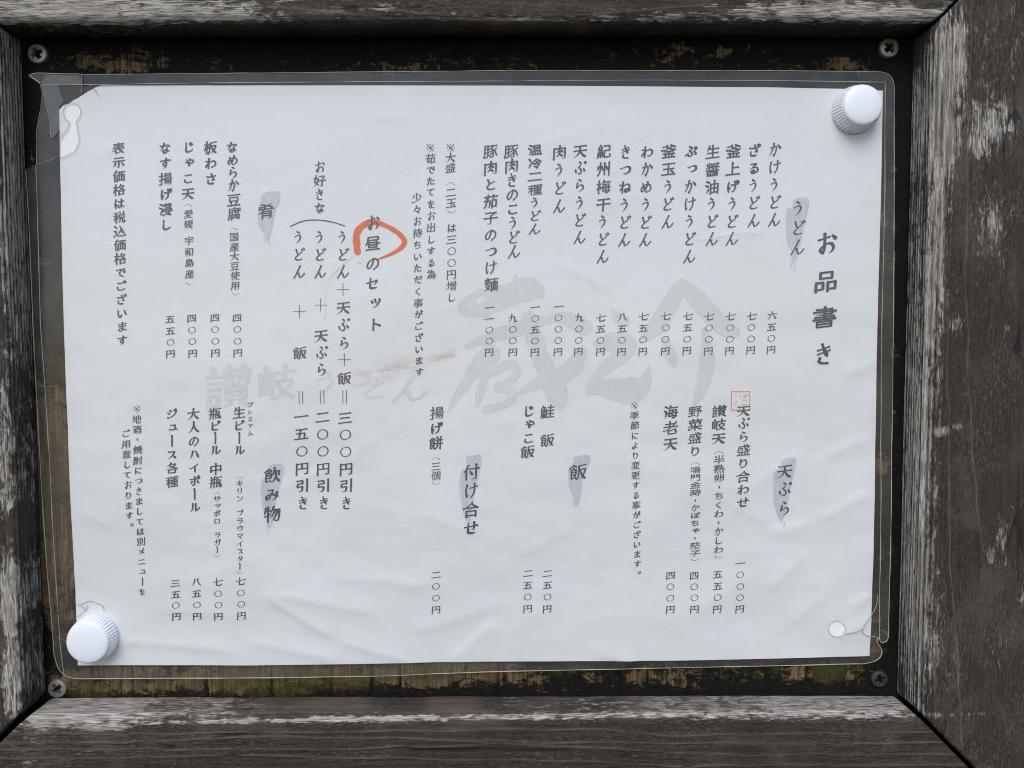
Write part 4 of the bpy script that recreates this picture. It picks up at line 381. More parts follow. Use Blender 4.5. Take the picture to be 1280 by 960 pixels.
BOARD_BARE = [[18.88,114.38,152.58,5.11,0.115],[-127.21,114.01,25.53,5.61,0.14],[74.16,118.72,38.11,5.12,0.13],[132.98,114.54,20.7,4.01,0.15],[-31.64,114.06,14.39,3.39,0.14],[91.78,-113.32,73.92,6.86,0.13],[-35.98,111.77,20.16,2.83,0.1],[-157.34,-24.62,7.53,17.76,0.12],[18.88,109.84,146.77,1.99,0.1],[154.23,-2.03,2.42,116.44,0.07],[-150.97,36.61,8.6,58.3,0.06],[-141.32,114.76,11.31,3.92,0.22],[-127.24,112.89,14.17,2.81,0.24],[-115.83,115.77,6.81,3.37,0.22],[-31.65,113.49,8.06,2.54,0.18],[-93.15,113.67,5.69,1.69,0.1],[-1.38,114.25,7.52,1.41,0.16],[13.08,112.36,14.51,1.14,0.16],[50.83,118.85,3.49,1.71,0.2],[74.15,120.43,5.26,2.85,0.24],[88.8,118.25,7.03,2.28,0.24],[99.03,120.6,3.52,2.28,0.18],[135.91,115.7,8.86,3.43,0.28],[118.24,114.45,8.84,1.72,0.16],[153.96,103.75,2.37,1.73,0.1],[-160.04,79.47,2.27,6.81,0.16],[-153.38,75.23,5.68,8.53,0.1],[-156.49,42.37,3.43,5.76,0.14],[-151.64,16.35,2.88,5.82,0.1],[-157.34,-24.62,9.85,26.68,0.33],[-153.78,-48.36,9.89,32.95,0.37],[-158.75,-66.24,8.75,21.06,0.33],[-155.08,-87.35,7.04,15.15,0.24],[-133.77,-111.89,35.55,6.73,0.27],[-95.23,-111.12,29.79,6.75,0.32],[-62.43,-109.67,29.94,6.14,0.3],[-35.49,-109.98,21.03,4.92,0.3],[-17.48,-110.8,18.08,6.17,0.33],[0.6,-109.78,15.1,5.56,0.28],[61.21,-108.62,92.0,2.48,0.14],[145.53,-111.46,9.27,3.12,0.16],[15.7,-113.05,12.11,3.71,0.24],[30.85,-116.94,9.11,3.73,0.18],[42.98,-113.37,7.91,2.48,0.2],[61.23,-112.65,6.71,3.73,0.26],[74.96,-112.82,9.17,4.35,0.26],[93.31,-113.03,7.35,3.11,0.22],[101.0,-115.3,4.91,1.87,0.2],[123.98,-111.83,6.15,4.37,0.26],[117.88,-114.88,3.69,3.12,0.22],[142.5,-113.61,6.79,4.38,0.2],[150.0,-104.34,4.32,3.74,0.24],[159.46,-112.25,2.47,6.25,0.14],[153.92,93.65,1.78,2.89,0.22],[153.73,77.7,1.79,2.91,0.2],[154.88,55.8,2.4,3.53,0.24],[155.44,45.51,1.8,2.36,0.18],[156.04,9.93,2.12,3.58,0.22],[152.85,-32.17,4.26,5.46,0.3],[156.35,-14.06,1.82,4.22,0.2],[150.68,-68.78,4.3,7.39,0.16],[156.13,-65.75,1.84,3.08,0.16],[150.61,58.72,3.0,4.1,0.24],[152.44,45.51,3.0,2.95,0.2],[151.82,-90.39,3.69,4.96,0.16],[152.97,-99.71,4.32,6.22,0.2]]
BOARD_MOSS = [[-119.03,-113.9,35.64,4.29,0.22],[-11.47,-113.34,24.14,3.09,0.18],[76.47,-111.28,49.05,3.11,0.16],[-142.74,-115.45,11.82,4.28,0.4],[-92.31,-113.92,17.87,4.91,0.4],[-74.45,-114.44,14.94,5.53,0.5],[-50.52,-113.49,17.99,3.7,0.5],[-35.51,-111.83,15.02,1.84,0.3],[133.21,-111.94,8.02,4.37,0.55],[137.78,-109.5,12.34,1.87,0.4],[111.67,-111.07,9.22,1.87,0.3],[151.43,-99.69,4.31,6.23,0.35],[30.84,-110.13,18.21,2.48,0.3],[-156.84,-96.41,2.93,15.2,0.2],[155.59,-81.14,3.08,18.6,0.15]]
BOARD_CRACKS = [-144.1, -133.77, -115.73, -101.79, -95.85, -77.99, -55.6, -40.33, -29.52, -9.97, 7.53, 9.95, 39.04, 53.63, 64.6, 79.56, 96.09, 110.2, 125.58]
PINS = [[137.92, 97.85], [-141.57, -94.9]]
SCREWS = [[-155.92, 116.62], [150.71, 120.81], [-156.72, -114.67], [152.87, -114.67]]
STRAW = [[[-139.51, 109.45], [-139.72, 107.22], [-139.65, 104.98], [-140.15, 102.47]], [[-139.64, 105.4], [-137.39, 105.28], [-135.74, 104.17], [-134.25, 102.08]]]

# ---------------------------------------------------------------- helpers
def smooth(a, b, x):
    t = np.clip((x - a) / (b - a), 0, 1)
    return t * t * (3 - 2 * t)

def _hash(ix, iy, s):
    n = (ix * 374761393 + iy * 668265263 + s * 974711) & 0xffffffff
    n = ((n ^ (n >> 13)) * 1274126177) & 0xffffffff
    n = ((n ^ (n >> 15)) * 1103515245 + 12345) & 0xffffffff
    return ((n ^ (n >> 16)) & 0xffff) / 65535.0

def vnoise(x, y, s=0):
    """smooth value noise in -1..1"""
    x = np.asarray(x, float); y = np.asarray(y, float)
    ix = np.floor(x).astype(np.int64); iy = np.floor(y).astype(np.int64)
    fx = x - ix; fy = y - iy
    fx = fx * fx * fx * (fx * (fx * 6 - 15) + 10); fy = fy * fy * fy * (fy * (fy * 6 - 15) + 10)
    a = _hash(ix, iy, s); b = _hash(ix + 1, iy, s); c = _hash(ix, iy + 1, s); d = _hash(ix + 1, iy + 1, s)
    return (a + (b - a) * fx + (c - a) * fy + (a - b - c + d) * fx * fy) * 2 - 1

def fbm(x, y, s=0, o=4, g=0.5):
    r = 0; a = 1; t = 0
    for k in range(o):
        r = r + a * vnoise(x * 2 ** k + 17.3 * k, y * 2 ** k - 9.1 * k, s + k); t += a; a *= g
    return r / t

def seg_dist(x, z, ax, az, bx, bz):
    dx, dz = bx - ax, bz - az
    l2 = dx * dx + dz * dz + 1e-9
    t = np.clip(((x - ax) * dx + (z - az) * dz) / l2, 0, 1)
    return np.hypot(x - ax - t * dx, z - az - t * dz), t

def line_dist(x, z, pts):
    d = np.full(np.shape(x), 1e9)
    for a, b in zip(pts, pts[1:]):
        d = np.minimum(d, seg_dist(x, z, *a, *b)[0])
    return d

def blobs(x, z, lst):
    r = np.zeros(np.shape(x))
    for cx, cz, rx, rz, s in lst:
        q = ((x - cx) / max(rx, .3)) ** 2 + ((z - cz) / max(rz, .3)) ** 2
        g = s * np.exp(-0.8 * q ** 1.5)
        r = np.where(np.abs(g) > np.abs(r), g, r) + 0.25 * np.where(np.abs(g) > np.abs(r), 0, g)
    return r

def inside(x, z, poly):
    p = np.asarray(poly); r = np.zeros(np.shape(x), bool)
    j = len(p) - 1
    for i in range(len(p)):
        c = (p[i, 1] > z) != (p[j, 1] > z)
        with np.errstate(divide='ignore', invalid='ignore'):
            xx = (p[j, 0] - p[i, 0]) * (z - p[i, 1]) / (p[j, 1] - p[i, 1]) + p[i, 0]
        r ^= c & (x < xx)
        j = i
    return r

def link(name, me, mat, parent=None, smooth_shade=True):
    o = bpy.data.objects.new(name, me)
    COL.objects.link(o)
    if mat: me.materials.append(mat)
    if parent: o.parent = parent
    if smooth_shade and len(me.polygons):
        me.polygons.foreach_set('use_smooth', [True] * len(me.polygons))
    return o

def mesh(name, verts, faces):
    me = bpy.data.meshes.new(name)
    me.from_pydata([tuple(v) for v in np.asarray(verts).tolist()], [], [tuple(f) for f in faces])
    me.update()
    return me

def attr(me, name, arr):
    a = me.attributes.new(name, 'FLOAT_COLOR', 'POINT')
    arr = np.asarray(arr, np.float32)
    if arr.shape[1] == 3: arr = np.hstack([arr, np.ones((len(arr), 1), np.float32)])
    a.data.foreach_set('color', arr.ravel())

def empty(name, loc, label, cat, group=None):
    o = bpy.data.objects.new(name, None)
    o.empty_display_size = 0.01
    o.location = loc
    COL.objects.link(o)
    tag(o, label, cat, group)
    return o

def tag(o, label, cat, group=None):
    o['label'] = label; o['category'] = cat
    if group: o['group'] = group

class Nodes:
    """tiny node builder: n('Type', input=value|socket, ..., prop_x=...)"""
    def __init__(s, name):
        s.m = bpy.data.materials.new(name); s.m.use_nodes = True
        s.t = s.m.node_tree; s.t.nodes.clear()
        s.out = s.t.nodes.new('ShaderNodeOutputMaterial')
    def __call__(s, typ, ins=None, **props):
        n = s.t.nodes.new('ShaderNode' + typ)
        for k, v in props.items(): setattr(n, k, v)
        for k, v in (ins or {}).items():
            sk = n.inputs[k]
            if isinstance(v, bpy.types.NodeSocket): s.t.links.new(v, sk)
            elif isinstance(v, bpy.types.Node): s.t.links.new(v.outputs[0], sk)
            else: sk.default_value = v
        return n
    def math(s, op, a, b=0.0, c=None, clamp=False):
        d = {0: a, 1: b}
        if c is not None: d[2] = c
        return s('Math', d, operation=op, use_clamp=clamp).outputs[0]
    def mix(s, f, a, b):
        n = s.t.nodes.new('ShaderNodeMix'); n.data_type = 'RGBA'
        for k, v in ((0, f), (6, a), (7, b)):
            if isinstance(v, bpy.types.NodeSocket): s.t.links.new(v, n.inputs[k])
            else: n.inputs[k].default_value = v
        return n.outputs[2]
    def rng(s, v, a, b, c=0.0, d=1.0, kind='SMOOTHSTEP'):
        return s('MapRange', {'Value': v, 'From Min': a, 'From Max': b, 'To Min': c, 'To Max': d}, interpolation_type=kind).outputs[0]
    def noise(s, vec, scale, detail=4, rough=.6, dist=0.0):
        return s('TexNoise', {'Vector': vec, 'Scale': scale, 'Detail': detail, 'Roughness': rough, 'Distortion': dist}).outputs[0]
    def scaled(s, vec, sx, sy, sz=1.0):
        return s('Mapping', {'Vector': vec, 'Scale': (sx, sy, sz)}).outputs[0]
    def done(s, shader):
        s.t.links.new(shader.outputs[0] if isinstance(shader, bpy.types.Node) else shader, s.out.inputs[0])
        return s.m

def rgb(r, g=None, b=None):
    return (r, r if g is None else g, r if b is None else b, 1.0)

# ---------------------------------------------------------------- materials
def wood_material():
    """old stained softwood: dark flaking stain, bare silver fibres where worn, tan late-wood ridges.
    UV = metres along and across the grain; attribute surf = (wear, ridge, groove)."""
    n = Nodes('weathered_stained_wood')
    uv = n('UVMap', uv_map='grain').outputs[0]
    at = n('Attribute', attribute_name='surf')
    sep = n('SeparateColor', {0: at.outputs['Color']})
    wear, ridge, groove = sep.outputs[0], sep.outputs[1], sep.outputs[2]
    fibre = n.noise(n.scaled(uv, 150, 1900), 1.0, 5, .65, .4)        # hair-fine along the grain
    fibre2 = n.noise(n.scaled(uv, 45, 520), 1.0, 4, .6, .3)
    flake = n.noise(n.scaled(uv, 150, 380), 1.0, 8, .70, .9)         # flaking patches
    big = n.noise(n.scaled(uv, 22, 60), 1.0, 3, .5)
    fine = n.noise(n.scaled(uv, 1300, 2600), 1.0, 3, .7)
    tex = n.noise(n.scaled(uv, 430, 1350), 1.0, 5, .72, .25)          # wool-like speckle of the raised grain
    pv = n.math('ADD', n.math('MULTIPLY', flake, .62), n.math('MULTIPLY', fibre, .24))
    pv = n.math('ADD', pv, n.math('MULTIPLY', tex, .16))
    tt = n.math('ADD', pv, n.math('MULTIPLY', wear, .75))
    mask = n.rng(tt, .625, .755)
    # stain colour
    dark = n.mix(n.rng(fine, .3, .75), rgb(.0165, .0125, .0095), rgb(.056, .042, .031))
    dark = n.mix(n.math('MULTIPLY', n.rng(fibre2, .42, .7), .45), dark, rgb(.080, .054, .034))
    dark = n.mix(n.math('MULTIPLY', n.rng(big, .35, .68), .40), dark, rgb(.030, .028, .026))
    broad = n.noise(n.scaled(uv, 30, 48), 1.0, 5, .62, .7)
    dark = n.mix(n.math('MULTIPLY', n.rng(broad, .46, .68), .75), dark, n.mix(fine, rgb(.050, .041, .033), rgb(.125, .104, .085)))
    speck = n.math('MULTIPLY', n.rng(tex, .47, .66), n.rng(n.math('ADD', big, n.math('MULTIPLY', wear, .9)), .36, .66, .16, .8))
    dark = n.mix(speck, dark, n.mix(fine, rgb(.075, .060, .048), rgb(.185, .155, .128)))
    # bare weathered fibres
    bare = n.mix(n.rng(fibre, .32, .66), rgb(.10, .084, .067), rgb(.54, .50, .45))
    bare = n.mix(n.math('MULTIPLY', n.rng(fine, .55, .8), .5), bare, rgb(.64, .61, .57))
    bare = n.mix(n.math('MULTIPLY', n.rng(tex, .30, .46, 1, 0), .6), bare, rgb(.07, .062, .055))
    bare = n.mix(n.math('MULTIPLY', n.rng(n.noise(n.scaled(uv, 35, 90), 1.0, 2), .5, .7), .5), bare, rgb(.30, .26, .20))
    col = n.mix(mask, dark, bare)
    rg = n.math('MULTIPLY', ridge, n.rng(n.math('ADD', fibre, n.math('MULTIPLY', big, .6)), .45, .95, .35, 1.0))
    col = n.mix(n.math('MULTIPLY', rg, .9), col, n.mix(fibre2, rgb(.07, .046, .030), rgb(.27, .205, .15)))
    col = n.mix(n.math('MULTIPLY', groove, .9), col, rgb(.016, .013, .012))
    h = n.math('ADD', n.math('MULTIPLY', fibre, .35), n.math('ADD', n.math('MULTIPLY', tex, .5), n.math('MULTIPLY', mask, -.45)))
    h = n.math('ADD', h, n.math('MULTIPLY', fine, .2))
    bump = n('Bump', {'Strength': .8, 'Distance': .0007, 'Height': h})
    return n.done(n('BsdfPrincipled', {'Base Color': col, 'Roughness': .78, 'Specular IOR Level': .3, 'Normal': bump.outputs[0]}))

def board_material():
    """back panel: pale brown wood with vertical grain under flaking black paint, some moss.
    attribute surf = (bare, moss, crack)"""
    n = Nodes('flaking_black_board')
    co = n('TexCoord').outputs['Object']
    at = n('Attribute', attribute_name='surf')
    sep = n('SeparateColor', {0: at.outputs['Color']})
    bare, moss, crack = sep.outputs[0], sep.outputs[1], sep.outputs[2]
    fl = n.noise(n.scaled(co, 210, 210, 270), 1.0, 9, .78, .9)
    fl2 = n.noise(n.scaled(co, 180, 180, 900), 1.0, 5, .7, .5)       # horizontal flakes
    vg = n.noise(n.scaled(co, 1500, 1500, 60), 1.0, 4, .65, .2)      # vertical grain of the bare wood
    fine = n.noise(co, 2200, 3, .7)
    pv = n.math('ADD', n.math('MULTIPLY', fl, .68), n.math('MULTIPLY', fl2, .22))
    pv = n.math('ADD', pv, n.math('MULTIPLY', vg, .10))
    mask = n.rng(n.math('ADD', pv, n.math('MULTIPLY', bare, .85)), .635, .70)
    paint = n.mix(n.rng(fl2, .45, .75), rgb(.004, .0035, .003), rgb(.013, .0105, .009))
    wood = n.mix(n.rng(vg, .3, .7), rgb(.036, .023, .012), rgb(.21, .140, .072))
    wood = n.mix(n.math('MULTIPLY', n.rng(fine, .5, .75), .4), wood, rgb(.36, .28, .18))
    wood = n.mix(n.math('MULTIPLY', n.rng(fl, .54, .38), .75), wood, rgb(.045, .030, .017))
    stain = n.noise(n.scaled(co, 75, 75, 60), 1.0, 5, .7, .5)
    wood = n.mix(n.math('MULTIPLY', n.rng(stain, .42, .62), .6), wood, rgb(.060, .043, .022))
    col = n.mix(mask, paint, wood)
    mv = n.noise(co, 420, 8, .82)
    mm_ = n.rng(n.math('ADD', mv, n.math('MULTIPLY', moss, .5)), .55, .78)
    col = n.mix(n.math('MULTIPLY', mm_, .72), col, n.mix(fine, rgb(.030, .030, .007), rgb(.115, .098, .024)))
    col = n.mix(crack, col, rgb(.006, .005, .004))
    h = n.math('ADD', n.math('MULTIPLY', mask, -.5), n.math('ADD', n.math('MULTIPLY', fl2, .45), n.math('MULTIPLY', vg, .3)))
    bump = n('Bump', {'Strength': .9, 'Distance': .0006, 'Height': h})
    return n.done(n('BsdfPrincipled', {'Base Color': col, 'Roughness': .85, 'Specular IOR Level': .2, 'Normal': bump.outputs[0]}))

def paper_material():
    n = Nodes('printer_paper')
    co = n('TexCoord').outputs['Object']
    f1 = n.noise(n.scaled(co, 420, 420, 900), 1.0, 4, .7)
    f2 = n.noise(co, 28, 3, .5)
    col = n.mix(f2, rgb(.83, .84, .855), rgb(.87, .878, .89))
    at = n('Attribute', attribute_name='surf')
    sep = n('SeparateColor', {0: at.outputs['Color']})
    st = n.noise(n.scaled(co, 120, 120, 500), 1.0, 5, .7, .6)
    sm = n.math('MULTIPLY', sep.outputs[0], n.rng(st, .36, .62))
    col = n.mix(n.math('MULTIPLY', sm, .85), col, rgb(.46, .36, .28))
    dots = n('TexVoronoi', {'Vector': co, 'Scale': 38.0}).outputs[0]
    dm = n.math('MULTIPLY', n.rng(dots, .010, .018, 1, 0), .5)
    col = n.mix(dm, col, rgb(.25, .23, .22))
    bump = n('Bump', {'Strength': .22, 'Distance': .0002, 'Height': n.math('ADD', f1, n.math('MULTIPLY', n.noise(co, 190, 4, .6), 1.2))})
    return n.done(n('BsdfPrincipled', {'Base Color': col, 'Roughness': .85, 'Specular IOR Level': .2, 'Normal': bump.outputs[0]}))

def ink_material(name, c, var=.2, dry=0.0):
    n = Nodes(name)
    co = n('TexCoord').outputs['Object']
    v = n.noise(co, 900, 3, .7)
    if dry: v = n.math('ADD', n.math('MULTIPLY', v, .35), n.math('MULTIPLY', n.rng(n.noise(n.scaled(co, 520, 520, 130), 1.0, 6, .7, .5), .3, .7), .65))
    col = n.mix(v, rgb(*[x * (1 - var) for x in c]), rgb(*[x * (1 + var) for x in c]))
    b = n('BsdfPrincipled', {'Base Color': col, 'Roughness': .7, 'Specular IOR Level': .2})
    return n.done(b)

def film_material(name, haze, tint, rough, hazecol=(.78, .79, .76)):
    n = Nodes(name)
    co = n('TexCoord').outputs['Object']
    sc = n.noise(n.scaled(co, 60, 60, 45), 1.0, 4, .6, .5)
    bump = n('Bump', {'Strength': .3, 'Distance': .0008, 'Height': sc})
    smear = n.noise(n.scaled(co, 40, 40, 55), 1.0, 7, .7, 1.0)
    tr = n('BsdfTransparent', {'Color': rgb(*tint)})
    df = n('BsdfDiffuse', {'Color': rgb(*hazecol)})
    gl = n('BsdfGlossy', {'Color': rgb(.95), 'Roughness': rough, 'Normal': bump.outputs[0]})
    m1 = n('MixShader', {0: n.rng(smear, .25, .75, haze * .35, haze * 1.7, 'LINEAR'), 1: tr, 2: df})
    lw = n('LayerWeight', {'Blend': .5})                          # Schlick reflectance, the same from both sides of the thin film
    fr = n.math('ADD', n.math('MULTIPLY', n.math('POWER', lw.outputs['Facing'], 5.0), .8), .034)
    m2 = n('MixShader', {0: fr, 1: m1, 2: gl})
    return n.done(m2)

def plain(name, c, rough, spec=.5, metal=0.0, bump=0.0, scale=400, var=.1, sss=0.0):
    n = Nodes(name)
    co = n('TexCoord').outputs['Object']
    v = n.noise(co, scale, 4, .65)
    col = n.mix(v, rgb(*[x * (1 - var) for x in c]), rgb(*[min(1, x * (1 + var)) for x in c]))
    ins = {'Base Color': col, 'Roughness': rough, 'Specular IOR Level': spec, 'Metallic': metal}
    if sss: ins.update({'Subsurface Weight': sss, 'Subsurface Radius': (.002, .002, .002), 'Subsurface Scale': 1.0})
    if bump: ins['Normal'] = n('Bump', {'Strength': bump, 'Distance': .0002, 'Height': v}).outputs[0]
    return n.done(n('BsdfPrincipled', ins))

M_WOOD = wood_material()
M_BOARD = board_material()
M_PAPER = paper_material()
M_INK = ink_material('black_print', (.070, .081, .112))
M_WASH = ink_material('grey_wash_print', (.635, .64, .695), .13, 1)
M_LOGO = ink_material('pale_grey_print', (.74, .74, .755), .06, 1)
M_RED = ink_material('vermilion_print', (.84, .155, .05), .13, 1)
M_SEAL = ink_material('pale_vermilion_print', (.78, .36, .18), .10)
M_FILM = film_material('laminate_film', .058, (.93, .937, .935), .18, (.76, .70, .60))
M_FLAP = film_material('laminate_seal', .06, (.95, .95, .93), .2, (.74, .71, .64))
M_BEAD = plain('film_edge', (.36, .36, .29), .35, .5, var=.15)
M_SCRATCH = plain('white_scuff', (.88, .89, .90), .6, .3, var=.05)
M_PIN = plain('white_plastic', (.86, .88, .93), .36, .5, var=.015, sss=.15)
M_SCREW = plain('dull_steel', (.30, .29, .26), .42, .5, .55, .4, 900, .35)
M_SCREW_DARK = plain('dark_steel', (.060, .058, .056), .45, .5, .5, .4, 900, .35)
M_STRAW = plain('dry_straw', (.36, .25, .14), .7, .3, var=.25)

# ---------------------------------------------------------------- the notice board: panel, rails, screws
CORNERS = [(-161.8, 121.8), (159.7, 124.5), (160.0, -121.3), (-161.3, -118.3)]     # opening, TL TR BR BL
board = empty('notice_board', (0, 0, -0.185), 'weathered dark wooden notice board with a deep mitred frame and a flaking black panel', 'notice board')
OFF = Vector((0, 0, 0.185))

def to_board(o):
    o.parent = board
    o.location = OFF
    return o

# back panel
xs = np.arange(-226, 225, .62); zs = np.arange(-186, 190, 1.35)
X, Z = np.meshgrid(xs, zs); x = X.ravel(); z = Z.ravel()
bare = blobs(x, z, BOARD_BARE) + .06 * fbm(x / 14, z / 9, 40, 3)
moss = blobs(x, z, BOARD_MOSS)
crack = np.zeros(len(x))
for k, cx in enumerate(BOARD_CRACKS):
    d = np.abs(x - cx - .5 * vnoise(z / 12, z * 0 + k, 50) - .25 * vnoise(z / 3, z * 0 + k, 51))
    crack = np.maximum(crack, 1.3 * np.exp(-(d / .55) ** 2) * smooth(-70, -108, z) * (.6 + .4 * vnoise(z / 6, z * 0 + k, 52)))
hgt = .25 * fbm(x / 6, z / 2.2, 44, 4) + .15 * fbm(x / 1.6, z / 12, 46, 3) - .9 * crack
nx, nz = len(xs), len(zs)
V = np.stack([x, -hgt + .25, z], 1) * MM
nb = len(V)
V = np.vstack([V, np.array([(xs[0], 9, zs[0]), (xs[-1], 9, zs[0]), (xs[-1], 9, zs[-1]), (xs[0], 9, zs[-1])]) * MM])
F = [(j * nx + i, j * nx + i + 1, (j + 1) * nx + i + 1, (j + 1) * nx + i) for j in range(nz - 1) for i in range(nx - 1)]
b0 = [i for i in range(nx)]; b1 = [j * nx + nx - 1 for j in range(nz)]; b2 = [(nz - 1) * nx + i for i in range(nx)]; b3 = [j * nx for j in range(nz)]
F += [tuple(b0[::-1] + [nb, nb + 1]), tuple(b1[::-1] + [nb + 1, nb + 2]), tuple(b2 + [nb + 2, nb + 3]), tuple(b3 + [nb + 3, nb]), (nb, nb + 3, nb + 2, nb + 1)]
me = mesh('back_panel', V, F)
S = np.zeros((len(V), 3)); S[:nb, 0] = np.clip(bare, 0, 1); S[:nb, 1] = np.clip(moss, 0, 1); S[:nb, 2] = np.clip(crack, 0, 1)
attr(me, 'surf', S)
to_board(link('back_panel', me, M_BOARD))

def rail(A, B, width, chamfer, cdepth, gap0, gap1, seed, groove_amp, edge_wave, wearfn, step=.8, label=None):
    """one mitred rail; A->B is its inner edge (mm), walked so that the wood lies on the left"""
    A = np.array(A); B = np.array(B); L = float(np.hypot(*(B - A)))
    t = (B - A) / L; out = np.array([-t[1], t[0]])
    prof = []                                                    # (offset from the opening, height above the panel)
    for h in np.arange(.3, 11.2, .55): prof.append((0.0, h))
    r = np.linspace(0, 1, 9)
    for k in r: prof.append((chamfer * (1 - math.cos(k * math.pi / 2)) * .55 + chamfer * k * .45, 11.5 + (cdepth + .5) * (math.sin(k * math.pi / 2) * .55 + k * .45)))
    H = 12 + cdepth
    for o in np.concatenate([np.arange(chamfer + .5, 42, .42), np.arange(42.5, width - 1, 1.2)]): prof.append((o, H + .2 * math.sin(o * .2)))
    nfr = len(prof)
    for o, h in ((width, H - 1), (width, 6), (width, .35)): prof.append((o, h))
    prof = np.array(prof)
    d = np.gradient(prof, axis=0); ln = np.hypot(d[:, 0], d[:, 1]); nrm = np.stack([-d[:, 1], d[:, 0]], 1) / ln[:, None]
    arc = np.concatenate([[0], np.cumsum(np.hypot(*np.diff(prof, axis=0).T))])
    nu = int(L / step); npf = len(prof)
    s = np.linspace(0, 1, nu + 1)
    O = prof[:, 0]
    lo = -O + gap0; hi = L + O - gap1
    U = lo[None, :] + (hi - lo)[None, :] * s[:, None]             # along
    AR = np.repeat(arc[None, :], nu + 1, 0); OO = np.repeat(O[None, :], nu + 1, 0); HH = np.repeat(prof[None, :, 1], nu + 1, 0)
    warp = 1.2 * vnoise(U / 60, AR * 0 + seed, seed) + .5 * vnoise(U / 17, AR / 8, seed + 1)
    px = A[0] + t[0] * U + out[0] * OO; pz = A[1] + t[1] * U + out[1] * OO
    inner = smooth(14 + chamfer + cdepth, 9 + chamfer, AR)        # 1 on the inner wall and the arris
    g1 = .75 * np.sin(2 * math.pi * (AR + .3 * warp) / 1.55 + 1.5 * vnoise(AR / 3, U / 120, seed + 2)) + vnoise((AR + .4 * warp) / .5, U / 70, seed + 3) * .45
    g2 = fbm(U / 16, (AR + warp) / 1.7, seed + 4, 4)
    ridge = np.zeros(U.shape)
    for l in RIDGES:
        l = np.array(l)
        if l[:, 0].min() > px.max() or l[:, 0].max() < px.min() or l[:, 1].min() > pz.max() or l[:, 1].max() < pz.min(): continue
        dd = line_dist(px + .35 * vnoise(U / 9, AR * 0, 77), pz + .35 * vnoise(U / 7, AR * 0, 78), l)
        ridge = np.maximum(ridge, np.exp(-(dd / .27) ** 2) * (.75 + .25 * vnoise(U / 14, U * 0 + len(l), 91)))
    ridge *= (1 - .25 * inner)
    cv = vnoise((AR + warp) / 2.6, U / 75, seed + 11)
    check = smooth(.075, .015, np.abs(cv)) * smooth(.12, .38, vnoise(U / 34, AR / 5, seed + 12)) * (1 - inner)
    disp = -.35 * check + groove_amp * inner * g1 + .12 * g2 + .28 * ridge + .1 * (1 - inner) * vnoise((AR + warp) / 1.3, U / 45, seed + 6)
    edge = np.exp(-((AR - 11.5 - .5 * (chamfer + cdepth)) / (1.2 + .4 * chamfer)) ** 2)
    disp += edge * edge_wave * fbm(U / 22, U * 0 + seed, seed + 8, 4)
    ends = np.exp(-np.minimum(U - lo[None, :], hi[None, :] - U) / .6)
    disp -= .5 * ends
    wear = blobs(px, pz, WEAR) + wearfn(U, AR, L, inner, g1) + .05 * fbm(U / 30, AR / 10, seed + 9, 3)
    groove = smooth(.05, .75, -g1) * inner * min(1, groove_amp / .3)
    groove = np.maximum(groove, check)
    disp[:, nfr:] *= .3
    pxo = px + out[0] * disp * nrm[None, :, 0]; pzo = pz + out[1] * disp * nrm[None, :, 0]
    py = HH + disp * nrm[None, :, 1]
    V = np.stack([pxo, -py, pzo], 2).reshape(-1, 3) * MM
    F = [(i * npf + j, (i + 1) * npf + j, (i + 1) * npf + j + 1, i * npf + j + 1) for i in range(nu) for j in range(npf - 1)]
    F += [tuple(range(npf)), tuple(nu * npf + j for j in reversed(range(npf)))]
    F += [(i * npf + npf - 1, (i + 1) * npf + npf - 1, (i + 1) * npf, i * npf) for i in range(nu)]
    me = mesh('frame_rail', V, F)
    S = np.stack([np.clip(wear, 0, 1), ridge, groove], 2).reshape(-1, 3)
    attr(me, 'surf', S)
    uvl = me.uv_layers.new(name='grain')
    UV = np.stack([U + 400 * seed, AR + warp * .6 + 90 * seed], 2).reshape(-1, 2) * MM
    idx = np.zeros(len(me.loops), np.int32); me.loops.foreach_get('vertex_index', idx)
    uvl.data.foreach_set('uv', UV[idx].astype(np.float32).ravel())
    o = to_board(link('frame_rail', me, M_WOOD))
    if label: o['label'] = label
    return o

TLc, TRc, BRc, BLc = CORNERS
# walk so that the wood is on the left-hand side of A->B, seen from the front
rail(TLc, TRc, 60, 2.2, 1.6, .3, .3, 1, .10, .9,
     lambda U, AR, L, inner, g: .085 * smooth(10.5, 13, AR) - .05 * inner * smooth(10.5, 8, AR), label='top rail, its underside edge worn to pale fibres at both ends')
rail(TRc, BRc, 62, 5.2, 3.2, .5, .9, 2, .34, .25,
     lambda U, AR, L, inner, g: inner * ((.20 + .16 * g) * smooth(6, 40, U + 1.6 * AR) * (1 - .75 * smooth(12.5, 15, AR) * smooth(60, 110, U)) - .12 * smooth(200, 232, U) * smooth(7, 3, AR)), label='right-hand rail with a grooved inner edge')
rail(BRc, BLc, 60, 2.6, 1.8, .9, 1.8, 3, .10, .25,
     lambda U, AR, L, inner, g: inner * .03, label='bottom rail with a white worn arris')
rail(BLc, TLc, 60, 1.6, 1.2, 1.8, .3, 4, .24, .3,
     lambda U, AR, L, inner, g: inner * (.16 + .16 * g) * smooth(110, 190, U) + .02 * inner + .05 * (1 - inner))

